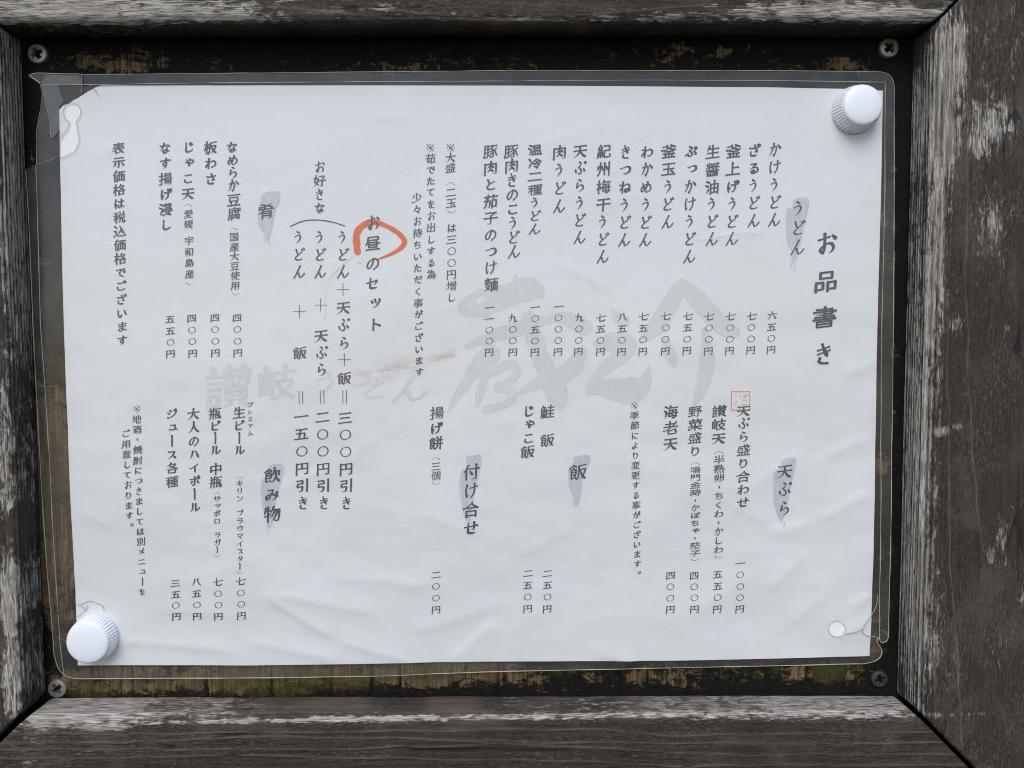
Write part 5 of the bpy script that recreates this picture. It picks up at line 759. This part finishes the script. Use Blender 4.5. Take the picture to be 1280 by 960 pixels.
def screw(cx, cz, r, mat, rot, h=1.3, label=None):
    nr, na = 40, 160
    V = [(0, 0, 0)]; rad = [0.0]
    rr = np.concatenate([np.linspace(.08, .92, nr - 3), [.97, 1.0, 1.0]])
    for i, q in enumerate(rr):
        for k in range(na):
            a = 2 * math.pi * k / na
            V.append((q * r * math.cos(a), 0, q * r * math.sin(a)))
    V = np.array(V); R = np.hypot(V[:, 0], V[:, 2]) / r
    ca, sa = math.cos(rot), math.sin(rot)
    u = V[:, 0] * ca + V[:, 2] * sa; w = -V[:, 0] * sa + V[:, 2] * ca
    arm = .20 * r
    cross = np.maximum(smooth(arm * 1.25, arm * .75, np.abs(u)) * smooth(.62 * r, .50 * r, np.abs(w)), smooth(arm * 1.25, arm * .75, np.abs(w)) * smooth(.62 * r, .50 * r, np.abs(u)))
    hh = h * (1 - .35 * R ** 2 - .5 * np.clip((R - .9) / .1, 0, 1) ** 2)
    hh = hh - cross * (1.2 - .8 * R) * 2.0
    hh[-na:] = -.4
    V[:, 1] = -hh
    V = V * MM
    F = [(0, 1 + (k + 1) % na, 1 + k) for k in range(na)]
    for i in range(len(rr) - 1):
        for k in range(na):
            a, b = 1 + i * na + k, 1 + i * na + (k + 1) % na
            F.append((a, b, b + na, a + na))
    me = mesh('screw', V, F)
    o = link('screw', me, mat, board)
    o.location = OFF + Vector((cx * MM, 0, cz * MM))
    if label: o['label'] = label
    return o

for (cx, cz), m, rot, r in zip(SCREWS, (M_SCREW, M_SCREW, M_SCREW, M_SCREW_DARK), (.5, .75, .65, .35), (3.5, 3.6, 3.5, 3.2)):
    screw(cx, cz, r, m, rot, label='blackened screw' if m is M_SCREW_DARK else None)

# ---------------------------------------------------------------- the menu sheet
def height(x, z):
    """how far the wrinkled sheet stands off the panel, mm"""
    low = smooth(40, -70, z)
    h = 1.45 + .55 * fbm(x / 60, z / 48, 60, 2) + (.10 + .22 * low) * fbm(x / 30 + z / 60, z / 13, 63, 3) + .05 * fbm(x / 9, z / 6, 67, 3) + .05 * np.abs(fbm(x / 22 + z / 40, z / 16 - x / 50, 71, 3))
    for ax, az, bx, bz, a, w in CREASES:
        d, t = seg_dist(x, z, ax, az, bx, bz)
        dx, dz = bx - ax, bz - az; l = math.hypot(dx, dz)
        sd = ((x - ax) * dz - (z - az) * dx) / l                 # signed: one flank steep, the other shallow
        tp = np.clip(np.minimum(t, 1 - t) * 5, 0, 1) ** .7
        h = h + 2.1 * a * tp * np.exp(-d / np.where(sd > 0, w * .8, w * 2.4))
    return h

def sheet(name, outline, holes, step, lift, mat, parent, extra=None):
    def dens(l):
        r = []
        for a, b in zip(l, l[1:] + l[:1]):
            n = max(1, int(math.hypot(b[0] - a[0], b[1] - a[1]) / step))
            r += [(a[0] + (b[0] - a[0]) * k / n, a[1] + (b[1] - a[1]) * k / n) for k in range(n)]
        return r
    loops = [dens(outline)] + [dens(h) for h in holes]
    P = []; E = []
    for l in loops:
        s = len(P); P += l; E += [(s + i, s + (i + 1) % len(l)) for i in range(len(l))]
    O = np.array(P)
    gx, gz = np.meshgrid(np.arange(O[:, 0].min(), O[:, 0].max(), step), np.arange(O[:, 1].min(), O[:, 1].max(), step))
    g = np.stack([gx.ravel(), gz.ravel()], 1)
    g = g[inside(g[:, 0], g[:, 1], outline)]
    for h in holes: g = g[~inside(g[:, 0], g[:, 1], h)]
    keep = np.ones(len(g), bool)
    for o in O: keep &= (np.abs(g[:, 0] - o[0]) + np.abs(g[:, 1] - o[1])) > step * .55
    P += [tuple(q) for q in g[keep]]
    vs, es, fs, *_ = delaunay_2d_cdt([Vector(q) for q in P], E, [], 0, 1e-5)
    vv = np.array([v[:] for v in vs]); ff = np.array([list(f) for f in fs])
    c = vv[ff].mean(1)
    ok = inside(c[:, 0], c[:, 1], outline)
    for h in holes: ok &= ~inside(c[:, 0], c[:, 1], h)
    ff = ff[ok]
    a, b, d = vv[ff[:, 0]], vv[ff[:, 1]], vv[ff[:, 2]]
    cr = (b[:, 0] - a[:, 0]) * (d[:, 1] - a[:, 1]) - (b[:, 1] - a[:, 1]) * (d[:, 0] - a[:, 0])
    ff = ff[np.abs(cr) > .04]; cr = cr[np.abs(cr) > .04]          # no slivers along the straight edges
    ff[cr < 0] = ff[cr < 0][:, ::-1]                              # face the viewer (-Y)
    y = -(height(vv[:, 0], vv[:, 1]) + lift)
    if extra is not None: y = y - extra(vv[:, 0], vv[:, 1])
    me = mesh(name, np.stack([vv[:, 0], y, vv[:, 1]], 1) * MM, ff.tolist())
    return link(name, me, mat, parent), vv

menu = empty('menu_sheet', (0, -0.0015, -0.105), 'laminated paper menu in vertical Japanese brush lettering, torn at its upper left corner', 'menu')
MOFF = Vector((0, 0.0015, 0.105))
paper, pv = sheet('paper', PAPER, [], 1.3, 0.0, M_PAPER, menu)
paper.location = MOFF
st = np.exp(-(line_dist(pv[:, 0], pv[:, 1], STAIN) / 1.5) ** 2) * smooth(STAIN[0][0] - 2, STAIN[-1][0] + 1, pv[:, 0])
st = np.maximum(st, .55 * np.exp(-(line_dist(pv[:, 0], pv[:, 1], [(q[0] - 15, q[1] - 4) for q in STAIN]) / 3.2) ** 2))
attr(paper.data, 'surf', np.stack([st, st * 0, st * 0], 1))

# brush lettering --------------------------------------------------
def catmull(p,n=4):
    if len(p)<3: return p
    out=[]
    for i in range(len(p)-1):
        p0=p[max(i-1,0)];p1=p[i];p2=p[i+1];p3=p[min(i+2,len(p)-1)]
        for k in range(n):
            t=k/n
            out.append(tuple(.5*(2*p1[j]+(p2[j]-p0[j])*t+(2*p0[j]-5*p1[j]+4*p2[j]-p3[j])*t*t+(3*p1[j]-p0[j]-3*p2[j]+p3[j])*t**3) for j in (0,1)))
    out.append(p[-1]); return out
def resample(p,step):
    L=[0]
    for a,b in zip(p,p[1:]): L.append(L[-1]+math.hypot(b[0]-a[0],b[1]-a[1]))
    T=L[-1]
    if T<1e-6: return [p[0]],[0],0
    n=max(3,int(round(T/step))); out=[]; j=0
    for k in range(n+1):
        t=T*k/n
        while j<len(L)-2 and L[j+1]<t: j+=1
        f=(t-L[j])/max(1e-9,L[j+1]-L[j]); f=min(1,max(0,f))
        out.append((p[j][0]+(p[j+1][0]-p[j][0])*f,p[j][1]+(p[j+1][1]-p[j][1])*f))
    return out,[k/n for k in range(n+1)],T
def brush(strokes,w0,slant=.10,step=4.0):
    """strokes in em units 0-100 -> ribbons [[(x,y,halfwidth)...],...] written the way a brush writes"""
    rib=[]
    segs=[(si,a,b) for si,s in enumerate(strokes) for a,b in zip(s,s[1:])]
    def touches(q,si):                       # does this end of the stroke run into another stroke?
        for sj,a,b in segs:
            if sj==si: continue
            dx,dy=b[0]-a[0],b[1]-a[1]; t=max(0,min(1,((q[0]-a[0])*dx+(q[1]-a[1])*dy)/(dx*dx+dy*dy+1e-9)))
            if math.hypot(q[0]-a[0]-t*dx,q[1]-a[1]-t*dy)<3.2: return True
        return False
    for si,s in enumerate(strokes):
        s=[tuple(q) for q in s]
        loop=math.hypot(s[0][0]-s[-1][0],s[0][1]-s[-1][1])<1.5 and len(s)>3
        sc=(s[-1][0]-s[0][0])-(s[-1][1]-s[0][1])*1.15
        if sc<0: s=s[::-1]
        t0,t1=touches(s[0],si),touches(s[-1],si)
        s=[(x,y+slant*(x-50)) for x,y in s]
        # split at sharp corners
        parts=[];cur=[s[0]]
        for i in range(1,len(s)):
            cur.append(s[i])
            if i<len(s)-1:
                a=math.atan2(s[i][1]-s[i-1][1],s[i][0]-s[i-1][0]);b=math.atan2(s[i+1][1]-s[i][1],s[i+1][0]-s[i][0])
                d=abs((b-a+math.pi)%(2*math.pi)-math.pi)
                if d>math.radians(58): parts.append(cur);cur=[s[i]]
        parts.append(cur)
        for k,p in enumerate(parts):
            pts,ts,T=resample(catmull(p),step)
            if T<1e-6: continue
            dx,dy=pts[-1][0]-pts[0][0],pts[-1][1]-pts[0][1]
            first,last=k==0,k==len(parts)-1
            R=[]
            for i,(q,t) in enumerate(zip(pts,ts)):
                a=pts[max(i-1,0)];b=pts[min(i+1,len(pts)-1)]
                ang=math.atan2(b[1]-a[1],b[0]-a[0])
                # chisel pen held at about 45 degrees: thin along up-right, thick along down-right
                w=w0*(.48+.68*abs(math.sin(ang-math.radians(28))))
                if loop: w*=.9
                else:
                    if first and T<15: w*=.78+.35*t
                    elif first and not t0: w*=1+.30*math.exp(-((t*T)/5.5)**2)
                    if first and t0 and t*T<w0*.5: w*=.55+.45*t*T/(w0*.5)
                    if last and t1 and (1-t)*T<w0*.5: w*=.55+.45*(1-t)*T/(w0*.5)
                    elif last:
                        falling_left=dx<-.25*abs(dy) and dy<0
                        falling_right=dx>.45*abs(dy) and dy<-.35*abs(dx)
                        if T>16 and falling_left: w*=1.08-.85*max(0,(t-.35)/.65)**1.5
                        elif T>22 and falling_right: w*=.75+.75*math.sin(min(1,t/.82)*math.pi/2)**2 if t<.82 else 1.5-1.2*(t-.82)/.18
                        elif abs(dy)<.45*abs(dx): w*=1+.45*math.exp(-((1-t)*T/5)**2)
                        elif dy>0 and T<30: w*=1.1-.75*t
                        else: w*=1+.10*math.exp(-((1-t)*T/5)**2)-.25*max(0,t-.6)
                R.append((q[0],q[1],w/2))
            rib.append(R)
    return rib
def ribbon_polys(R,loop=False):
    """closed outline quads of a ribbon with round ends: list of (left,right) pairs"""
    out=[]
    n=len(R)
    nm=[]
    for i in range(n):
        a=R[max(i-1,0)];b=R[min(i+1,n-1)]
        dx,dy=b[0]-a[0],b[1]-a[1];l=math.hypot(dx,dy) or 1
        nm.append((-dy/l,dx/l,dx/l,dy/l))
    rows=[]
    x,y,h=R[0];n0=nm[0]
    for c,s in ((.9,.3),(.5,.8)):
        rows.append(((x-n0[2]*h*c+n0[0]*h*s,y-n0[3]*h*c+n0[1]*h*s),(x-n0[2]*h*c-n0[0]*h*s,y-n0[3]*h*c-n0[1]*h*s)))
    for (x,y,h),n0 in zip(R,nm):
        rows.append(((x+n0[0]*h,y+n0[1]*h),(x-n0[0]*h,y-n0[1]*h)))
    x,y,h=R[-1];n0=nm[-1]
    for c,s in ((.5,.8),(.9,.3)):
        rows.append(((x+n0[2]*h*c+n0[0]*h*s,y+n0[3]*h*c+n0[1]*h*s),(x+n0[2]*h*c-n0[0]*h*s,y+n0[3]*h*c-n0[1]*h*s)))
    return rows


class Ink:
    """collects printed strokes (mm on the sheet) and links them as one flat mesh lying on the paper"""
    def __init__(s, lift): s.V = []; s.F = []; s.lift = lift; s.L = []; s.k = 0
    def ribbon(s, R):
        rows = ribbon_polys(R); b = len(s.V); s.k = (s.k + 1) % 24
        for a, c in rows: s.V += [a, c]; s.L += [s.lift + s.k * .003] * 2
        for i in range(len(rows) - 1): s.F.append((b + 2 * i, b + 2 * i + 1, b + 2 * i + 3, b + 2 * i + 2))
    def poly(s, pts):
        b = len(s.V); s.V += pts; s.L += [s.lift] * len(pts); s.F.append(tuple(range(b, b + len(pts))))
    def build(s, name, mat, label=None):
        v = np.array(s.V); y = -(height(v[:, 0], v[:, 1]) + np.array(s.L))
        o = link(name, mesh(name, np.stack([v[:, 0], y, v[:, 1]], 1) * MM, s.F), mat, paper, False)
        if label: o['label'] = label
        return o

def glyph_length(S): return sum(math.hypot(b[0] - a[0], b[1] - a[1]) for s in S for a, b in zip(s, s[1:]))
HIRA = lambda c: '\u3041' <= c <= '\u30ff' and c not in 'ー・。'
SMALL = 'っゃュッ'
SPECIAL = {                                                       # running hand forms drawn after the lettering
 'う': [[(40, 86), (48, 80), (58, 74)], [(22, 47), (36, 54), (52, 58), (64, 52), (66, 36), (56, 14), (36, -10)]],
 'ど': [[(30, 82), (36, 60), (44, 42)], [(76, 58), (56, 44), (34, 26), (25, 12), (32, 0), (54, -5), (78, -1)], [(72, 82), (80, 70)], [(86, 88), (94, 77)]],
 'ん': [[(58, 88), (40, 46), (24, 14), (10, -10)], [(10, -10), (26, 18), (40, 33), (50, 28), (53, 8), (62, -6), (76, -1), (96, 24)]],
 'お': [[(12, 60), (36, 66), (62, 73)], [(40, 88), (42, 50), (41, 10), (36, -6), (22, 6), (30, 22), (56, 40), (76, 36), (84, 18), (78, 0), (64, -10)], [(76, 76), (84, 70), (94, 58)]],
 'き': [[(20, 58), (46, 64), (74, 72)], [(22, 38), (48, 45), (78, 54)], [(40, 88), (50, 62), (60, 40), (70, 22)], [(34, 18), (28, 4), (42, -8), (70, -11)]],
 'か': [[(12, 55), (36, 61), (56, 64), (60, 48), (54, 16), (44, -8), (34, 4)], [(40, 88), (32, 46), (10, -4)], [(72, 72), (82, 60), (92, 42)]],
 'け': [[(20, 82), (14, 50), (16, 16), (20, -2), (30, 14)], [(40, 58), (62, 62), (92, 68)], [(70, 86), (71, 46), (66, 18), (50, -8)]],
 'ら': [[(40, 88), (50, 82), (62, 74)], [(32, 62), (26, 24), (44, 38), (62, 44), (78, 34), (76, 14), (60, -2), (38, -10)]],
 'の': [[(54, 72), (48, 40), (34, 8), (20, 4), (10, 20), (18, 46), (40, 66), (66, 68), (86, 48), (84, 18), (58, -8)]],
 'ぷ': [[(44, 88), (58, 76)], [(52, 62), (38, 48), (54, 34), (62, 14), (54, -4), (40, -2)], [(16, 30), (20, 10), (30, 16)], [(78, 34), (90, 10)], [(84, 84), (91, 87), (96, 81), (92, 74), (85, 76), (84, 84)]],
 '※': [[(20, 66), (80, 6)], [(80, 66), (20, 6)], [(50, 70), (51, 66)], [(50, 6), (51, 2)], [(16, 37), (20, 36)], [(80, 37), (84, 36)]],
 '（': [[(14, 8), (30, 24), (50, 29), (70, 24), (86, 8)]],
 '）': [[(14, 66), (30, 50), (50, 45), (70, 50), (86, 66)]],
 'ー': [[(46, 84), (50, 60), (50, 30), (50, -8)]],
 '＋': [[(4, 38), (96, 38)], [(50, 86), (50, -10)]],
 '＝': [[(36, 88), (36, -12)], [(64, 88), (64, -12)]],
}
jit = np.random.default_rng(3)
def write(ink, c, cx, cz, em, sx, sy, w):
    thin = c in '（）＋＝'
    S = SPECIAL.get(c) or GLYPHS[c]
    L = glyph_length(S)
    w0 = (4.2 if thin else .95 * 11.3 if L < 330 else 9.9 if L < 520 else 8.4 if L < 700 else 7.2) * w
    if c == '〇': w0 = 7.5 * w
    if c == '※': w0 = 6.5
    kx = ky = 1.0; ox = oz = 0.0
    if HIRA(c): kx, ky = .86, .84
    elif c not in SPECIAL: ky = .95
    if c in 'うどんおきかけらのぷ': w0 = 9.3 * w
    if c in SMALL: ox, oz = .10, .12
    if c == '。': ox, oz = .55, .45
    if c == '〇': kx, ky = .84, .80
    if c in 'ー': ky = .9
    jx, jz = jit.uniform(-.012, .012, 2)
    cy0 = 38 if c != '。' else 38
    for R in brush(S, w0, 0.0 if thin or c in '※〇' else .13, 4.0):
        lean = .10 if c == '〇' else (.0 if thin else .045)
        ink.ribbon([(cx + em * sx * (((x - 50) * kx + lean * (y - cy0)) / 100 + ox + jx), cz + em * sy * ((y - cy0) * ky / 100 + oz + jz), hw * em / 100 * (sx * sy) ** .5) for x, y, hw in R])

for wsh in WASHES:
    k = Ink(.05)
    n = len(wsh)
    cl = [tuple(q) for q in wsh]
    dense = catmull(cl + [cl[0]], 5)[:-1]
    ws, _ = sheet('brush_wash', [(px + .12 * float(vnoise(px * 2.2, pz * 2.2, 5)), pz + .12 * float(vnoise(px * 2.2, pz * 2.2, 6))) for px, pz in dense], [], 1.2, .10, M_WASH, paper)
    bx = min(cl, key=lambda q: q[1]); 
    for i in range(5):                                            # dry bristle flecks at the end of the stroke
        x0 = bx[0] + jit.uniform(-1.6, 1.4); z0 = bx[1] + jit.uniform(-1.2, 2.0)
        k.ribbon([(x0, z0, .05), (x0 + .25, z0 - .7, .16), (x0 + .7, z0 - 1.5 - jit.uniform(0, .8), .04)])
    k.build('bristle_marks', M_WASH)

def smooth_ribbon(k, pts, wide=1.0):
    P = [tuple(q[:2]) for q in pts]; W = [(q[2], 0) for q in pts]
    C = catmull(P, 6); Wd = [max(.08, q[0]) for q in catmull(W, 6)]
    k.ribbon([(a[0], a[1], b * wide / 2 * (1 + .10 * float(vnoise(a[0] / 1.6, a[1] / 1.6, 8)))) for a, b in zip(C, Wd)])
k = Ink(.03)
for r in BRUSH_LOGO: smooth_ribbon(k, r, 1.18)
for c, em, cx, cz, sx, sy in LOGO_GLYPHS: write(k, c, cx, cz, em, sx, sy, 1.15)
k.build('logo_print', M_LOGO, 'pale grey brush-written shop name behind the lettering')
k = Ink(.13); smooth_ribbon(k, RING_ARC[0]); k.build('red_ring', M_RED)
k = Ink(.15); smooth_ribbon(k, RING_ARC[1]); k.build('bracket_line', M_INK)
k = Ink(.09)
s4 = [tuple(q) for q in SEAL]
for a, b in zip(s4, s4[1:] + s4[:1]): k.ribbon([(a[0], a[1], .17), ((a[0] + b[0]) / 2, (a[1] + b[1]) / 2, .16), (b[0], b[1], .18)])
sx0, sz0 = s4[3]; sw, sh = s4[1][0] - s4[0][0], s4[0][1] - s4[3][1]
for l in ([(.22, .88), (.24, .74)], [(.50, .86), (.46, .70)], [(.14, .22), (.24, .42), (.30, .52)], [(.78, .86), (.70, .66), (.60, .50), (.82, .54)], [(.58, .72), (.92, .80)], [(.50, .26), (.86, .30)], [(.30, .24), (.42, .16)]):
    k.ribbon([(sx0 + u * sw, sz0 + v * sh, .10) for u, v in l])
k.build('seal_print', M_SEAL)
for x0, z0, x1, z1, w in FLECKS:
    k = Ink(.26); k.ribbon([(x0, z0, w * .6), ((x0 + x1) / 2, (z0 + z1) / 2 + .05, w), (x1, z1, w * .5)]); k.build('red_fleck', M_RED)
for kind, s, em, ax, az, bx, bz, sx, sy, w in TEXT:
    k = Ink(.17); n = len(s)
    for i, c in enumerate(s):
        f = i / max(1, n - 1)
        write(k, c, ax + (bx - ax) * f, az + (bz - az) * f, em, sx, sy, w)
    k.build(kind, M_INK)

# laminate ---------------------------------------------------------
def curl(x, z):
    return 2.2 * np.exp(-(((x + 161) / 9) ** 2 + ((z - 110) / 10) ** 2))
film, _ = sheet('laminate_film', FILM, HOLES, 2.0, .42, M_FILM, menu, curl); film.location = MOFF
for o in (FLAP, FLAP2):
    fl, _ = sheet('torn_flap', o, [], 1.5, .75, M_FLAP, menu, curl); fl.location = MOFF

def soft_path(pts, closed=False, gap=3.0):
    pts = [tuple(q) for q in pts]
    if closed: pts = pts + [pts[0]]
    d = []
    for a, b in zip(pts, pts[1:]):
        n = max(1, int(math.hypot(b[0] - a[0], b[1] - a[1]) / gap))
        d += [(a[0] + (b[0] - a[0]) * i / n, a[1] + (b[1] - a[1]) * i / n) for i in range(n)]
    d.append(pts[-1])
    d = catmull(d, 3)
    return d[:-1] if closed else d

def tube(pts, r, lift, name, mat, parent, closed=False, extra=None, seg=6, noise=0.0):
    C = soft_path(pts, closed) + ([tuple(pts[0])] if closed else [])
    C, _, _ = resample(C, .7)
    C = np.array(C)
    y = -(height(C[:, 0], C[:, 1]) + lift + (extra(C[:, 0], C[:, 1]) if extra else 0))
    C3 = np.stack([C[:, 0], y, C[:, 1]], 1)
    T = np.gradient(C3, axis=0); T /= np.linalg.norm(T, axis=1)[:, None] + 1e-12
    up = np.array([0, 1, 0.]); Nn = np.cross(T, up); Nn /= np.linalg.norm(Nn, axis=1)[:, None] + 1e-12; Bn = np.cross(T, Nn)
    V = []; F = []
    for i in range(len(C3)):
        rr = r * (1 + noise * float(vnoise(C[i, 0] / 7, C[i, 1] / 7, 9)))
        for s in range(seg):
            a = 2 * math.pi * s / seg
            V.append(C3[i] + rr * (math.cos(a) * Nn[i] + math.sin(a) * Bn[i]))
    for i in range(len(C3) - 1):
        for s in range(seg):
            F.append((i * seg + s, i * seg + (s + 1) % seg, (i + 1) * seg + (s + 1) % seg, (i + 1) * seg + s))
    F += [tuple(range(seg)), tuple((len(C3) - 1) * seg + s for s in reversed(range(seg)))]
    o = link(name, mesh(name, np.array(V) * MM, F), mat, parent)
    if parent is menu: o.location = MOFF
    return o
tube(FILM[2:40], .15, .5, 'film_edge', M_BEAD, menu, extra=curl, noise=.5)
tube(FILM[40:43], .08, .5, 'film_edge', M_BEAD, menu, extra=curl, noise=.5)
tube(FLAP[:3] + FLAP[3:4], .16, .8, 'film_edge', M_BEAD, menu, extra=curl)
tube([FLAP[0], FLAP[5]], .22, .8, 'film_edge', M_BEAD, menu, extra=curl)
for l in (SEAMT, SEAMR, SEAML): tube(l, .14, .45, 'film_seam', M_BEAD, menu, extra=curl, noise=.6)
tube(FLAP2[5:7] + FLAP2[8:10], .10, .8, 'film_edge', M_BEAD, menu, extra=curl)
for l in CRACKS: tube(l, .11, .45, 'film_crack', M_BEAD, menu)
for l in SCRATCHES: tube(l, .05, .43, 'film_scratch', M_SCRATCH, menu, noise=.7)
for l in HOLES: tube(l, .08, .42, 'film_hole_rim', M_BEAD, menu, closed=True)

# ---------------------------------------------------------------- push pins
def pin(cx, cz, label, rot, r0=8.6, r1=7.35, hgt=5.6):
    hb = float(height(np.array([cx]), np.array([cz]))[0]) + .5
    root = empty('push_pin', (cx * MM, -hb * MM, cz * MM), label, 'push pin', 'white push pins on the menu')
    NT = 46; na = NT * 6
    a = np.arange(na) / na * 2 * math.pi + rot
    saw = (np.arange(na) % 6) / 6.0
    rib = np.array([0, .55, 1, 1, .55, 0])[(np.arange(na) % 6)]
    V = []; rows = []
    for h, r, amp in ((-.3, r0 - .25, .0), (0, r0, .30), (.5, r0 - .02, .42), (hgt * .5, (r0 + r1) / 2 + .12, .42), (hgt * .86, r1 + .22, .36), (hgt * .97, r1 - .05, .12), (hgt * 1.0, r1 - .35, 0)):
        rad = r - amp * (1 - rib)
        V += [(rr * math.cos(t), -h, rr * math.sin(t)) for rr, t in zip(rad, a)]
    n = 7
    F = [(i * na + k, i * na + (k + 1) % na, (i + 1) * na + (k + 1) % na, (i + 1) * na + k) for i in range(n - 1) for k in range(na)]
    F.append(tuple(range(na))[::-1])
    link('grip', mesh('grip', np.array(V) * MM, F), M_PIN, root)
    V = []; nb = 72
    ring = ((r1 - .30, hgt * .96), (r1 - .22, hgt * 1.03), (r1 - .5, hgt * 1.10), (r1 - 1.2, hgt * 1.15), (r1 * .6, hgt * 1.21), (r1 * .3, hgt * 1.24))
    for r, h in ring: V += [(r * math.cos(t), -h, r * math.sin(t)) for t in np.arange(nb) / nb * 2 * math.pi]
    V.append((0, -hgt * 1.25, 0))
    F = [(i * nb + k, i * nb + (k + 1) % nb, (i + 1) * nb + (k + 1) % nb, (i + 1) * nb + k) for i in range(len(ring) - 1) for k in range(nb)]
    F += [((len(ring) - 1) * nb + k, (len(ring) - 1) * nb + (k + 1) % nb, len(V) - 1) for k in range(nb)]
    link('cap', mesh('cap', np.array(V) * MM, F), M_PIN, root)
    V = [(r * math.cos(t), y, r * math.sin(t)) for r, y in ((.55, .2), (.55, 2.2), (.1, 3.6)) for t in np.arange(12) / 12 * 2 * math.pi]
    F = [(i * 12 + k, i * 12 + (k + 1) % 12, (i + 1) * 12 + (k + 1) % 12, (i + 1) * 12 + k) for i in range(2) for k in range(12)] + [tuple(range(12))[::-1], tuple(range(24, 36))]
    return root
pin(*PINS[0], 'white ribbed push pin at the upper right corner of the menu, above the title', .1)
pin(*PINS[1], 'white ribbed push pin at the lower left corner of the menu, beside the drinks prices', .4, 8.7, 7.9, 4.6)

# ---------------------------------------------------------------- dry straw caught on the torn corner
straw = tube(STRAW[0], .13, .9, 'straw_fibre', M_STRAW, None)
tag(straw, 'thin dry straw standing across the top edge of the menu film', 'straw', 'dry straw fibres')
straw = tube(STRAW[1], .08, .9, 'straw_fibre', M_STRAW, None)
tag(straw, 'short curved straw fibre lying on the torn upper left corner of the menu', 'straw', 'dry straw fibres')
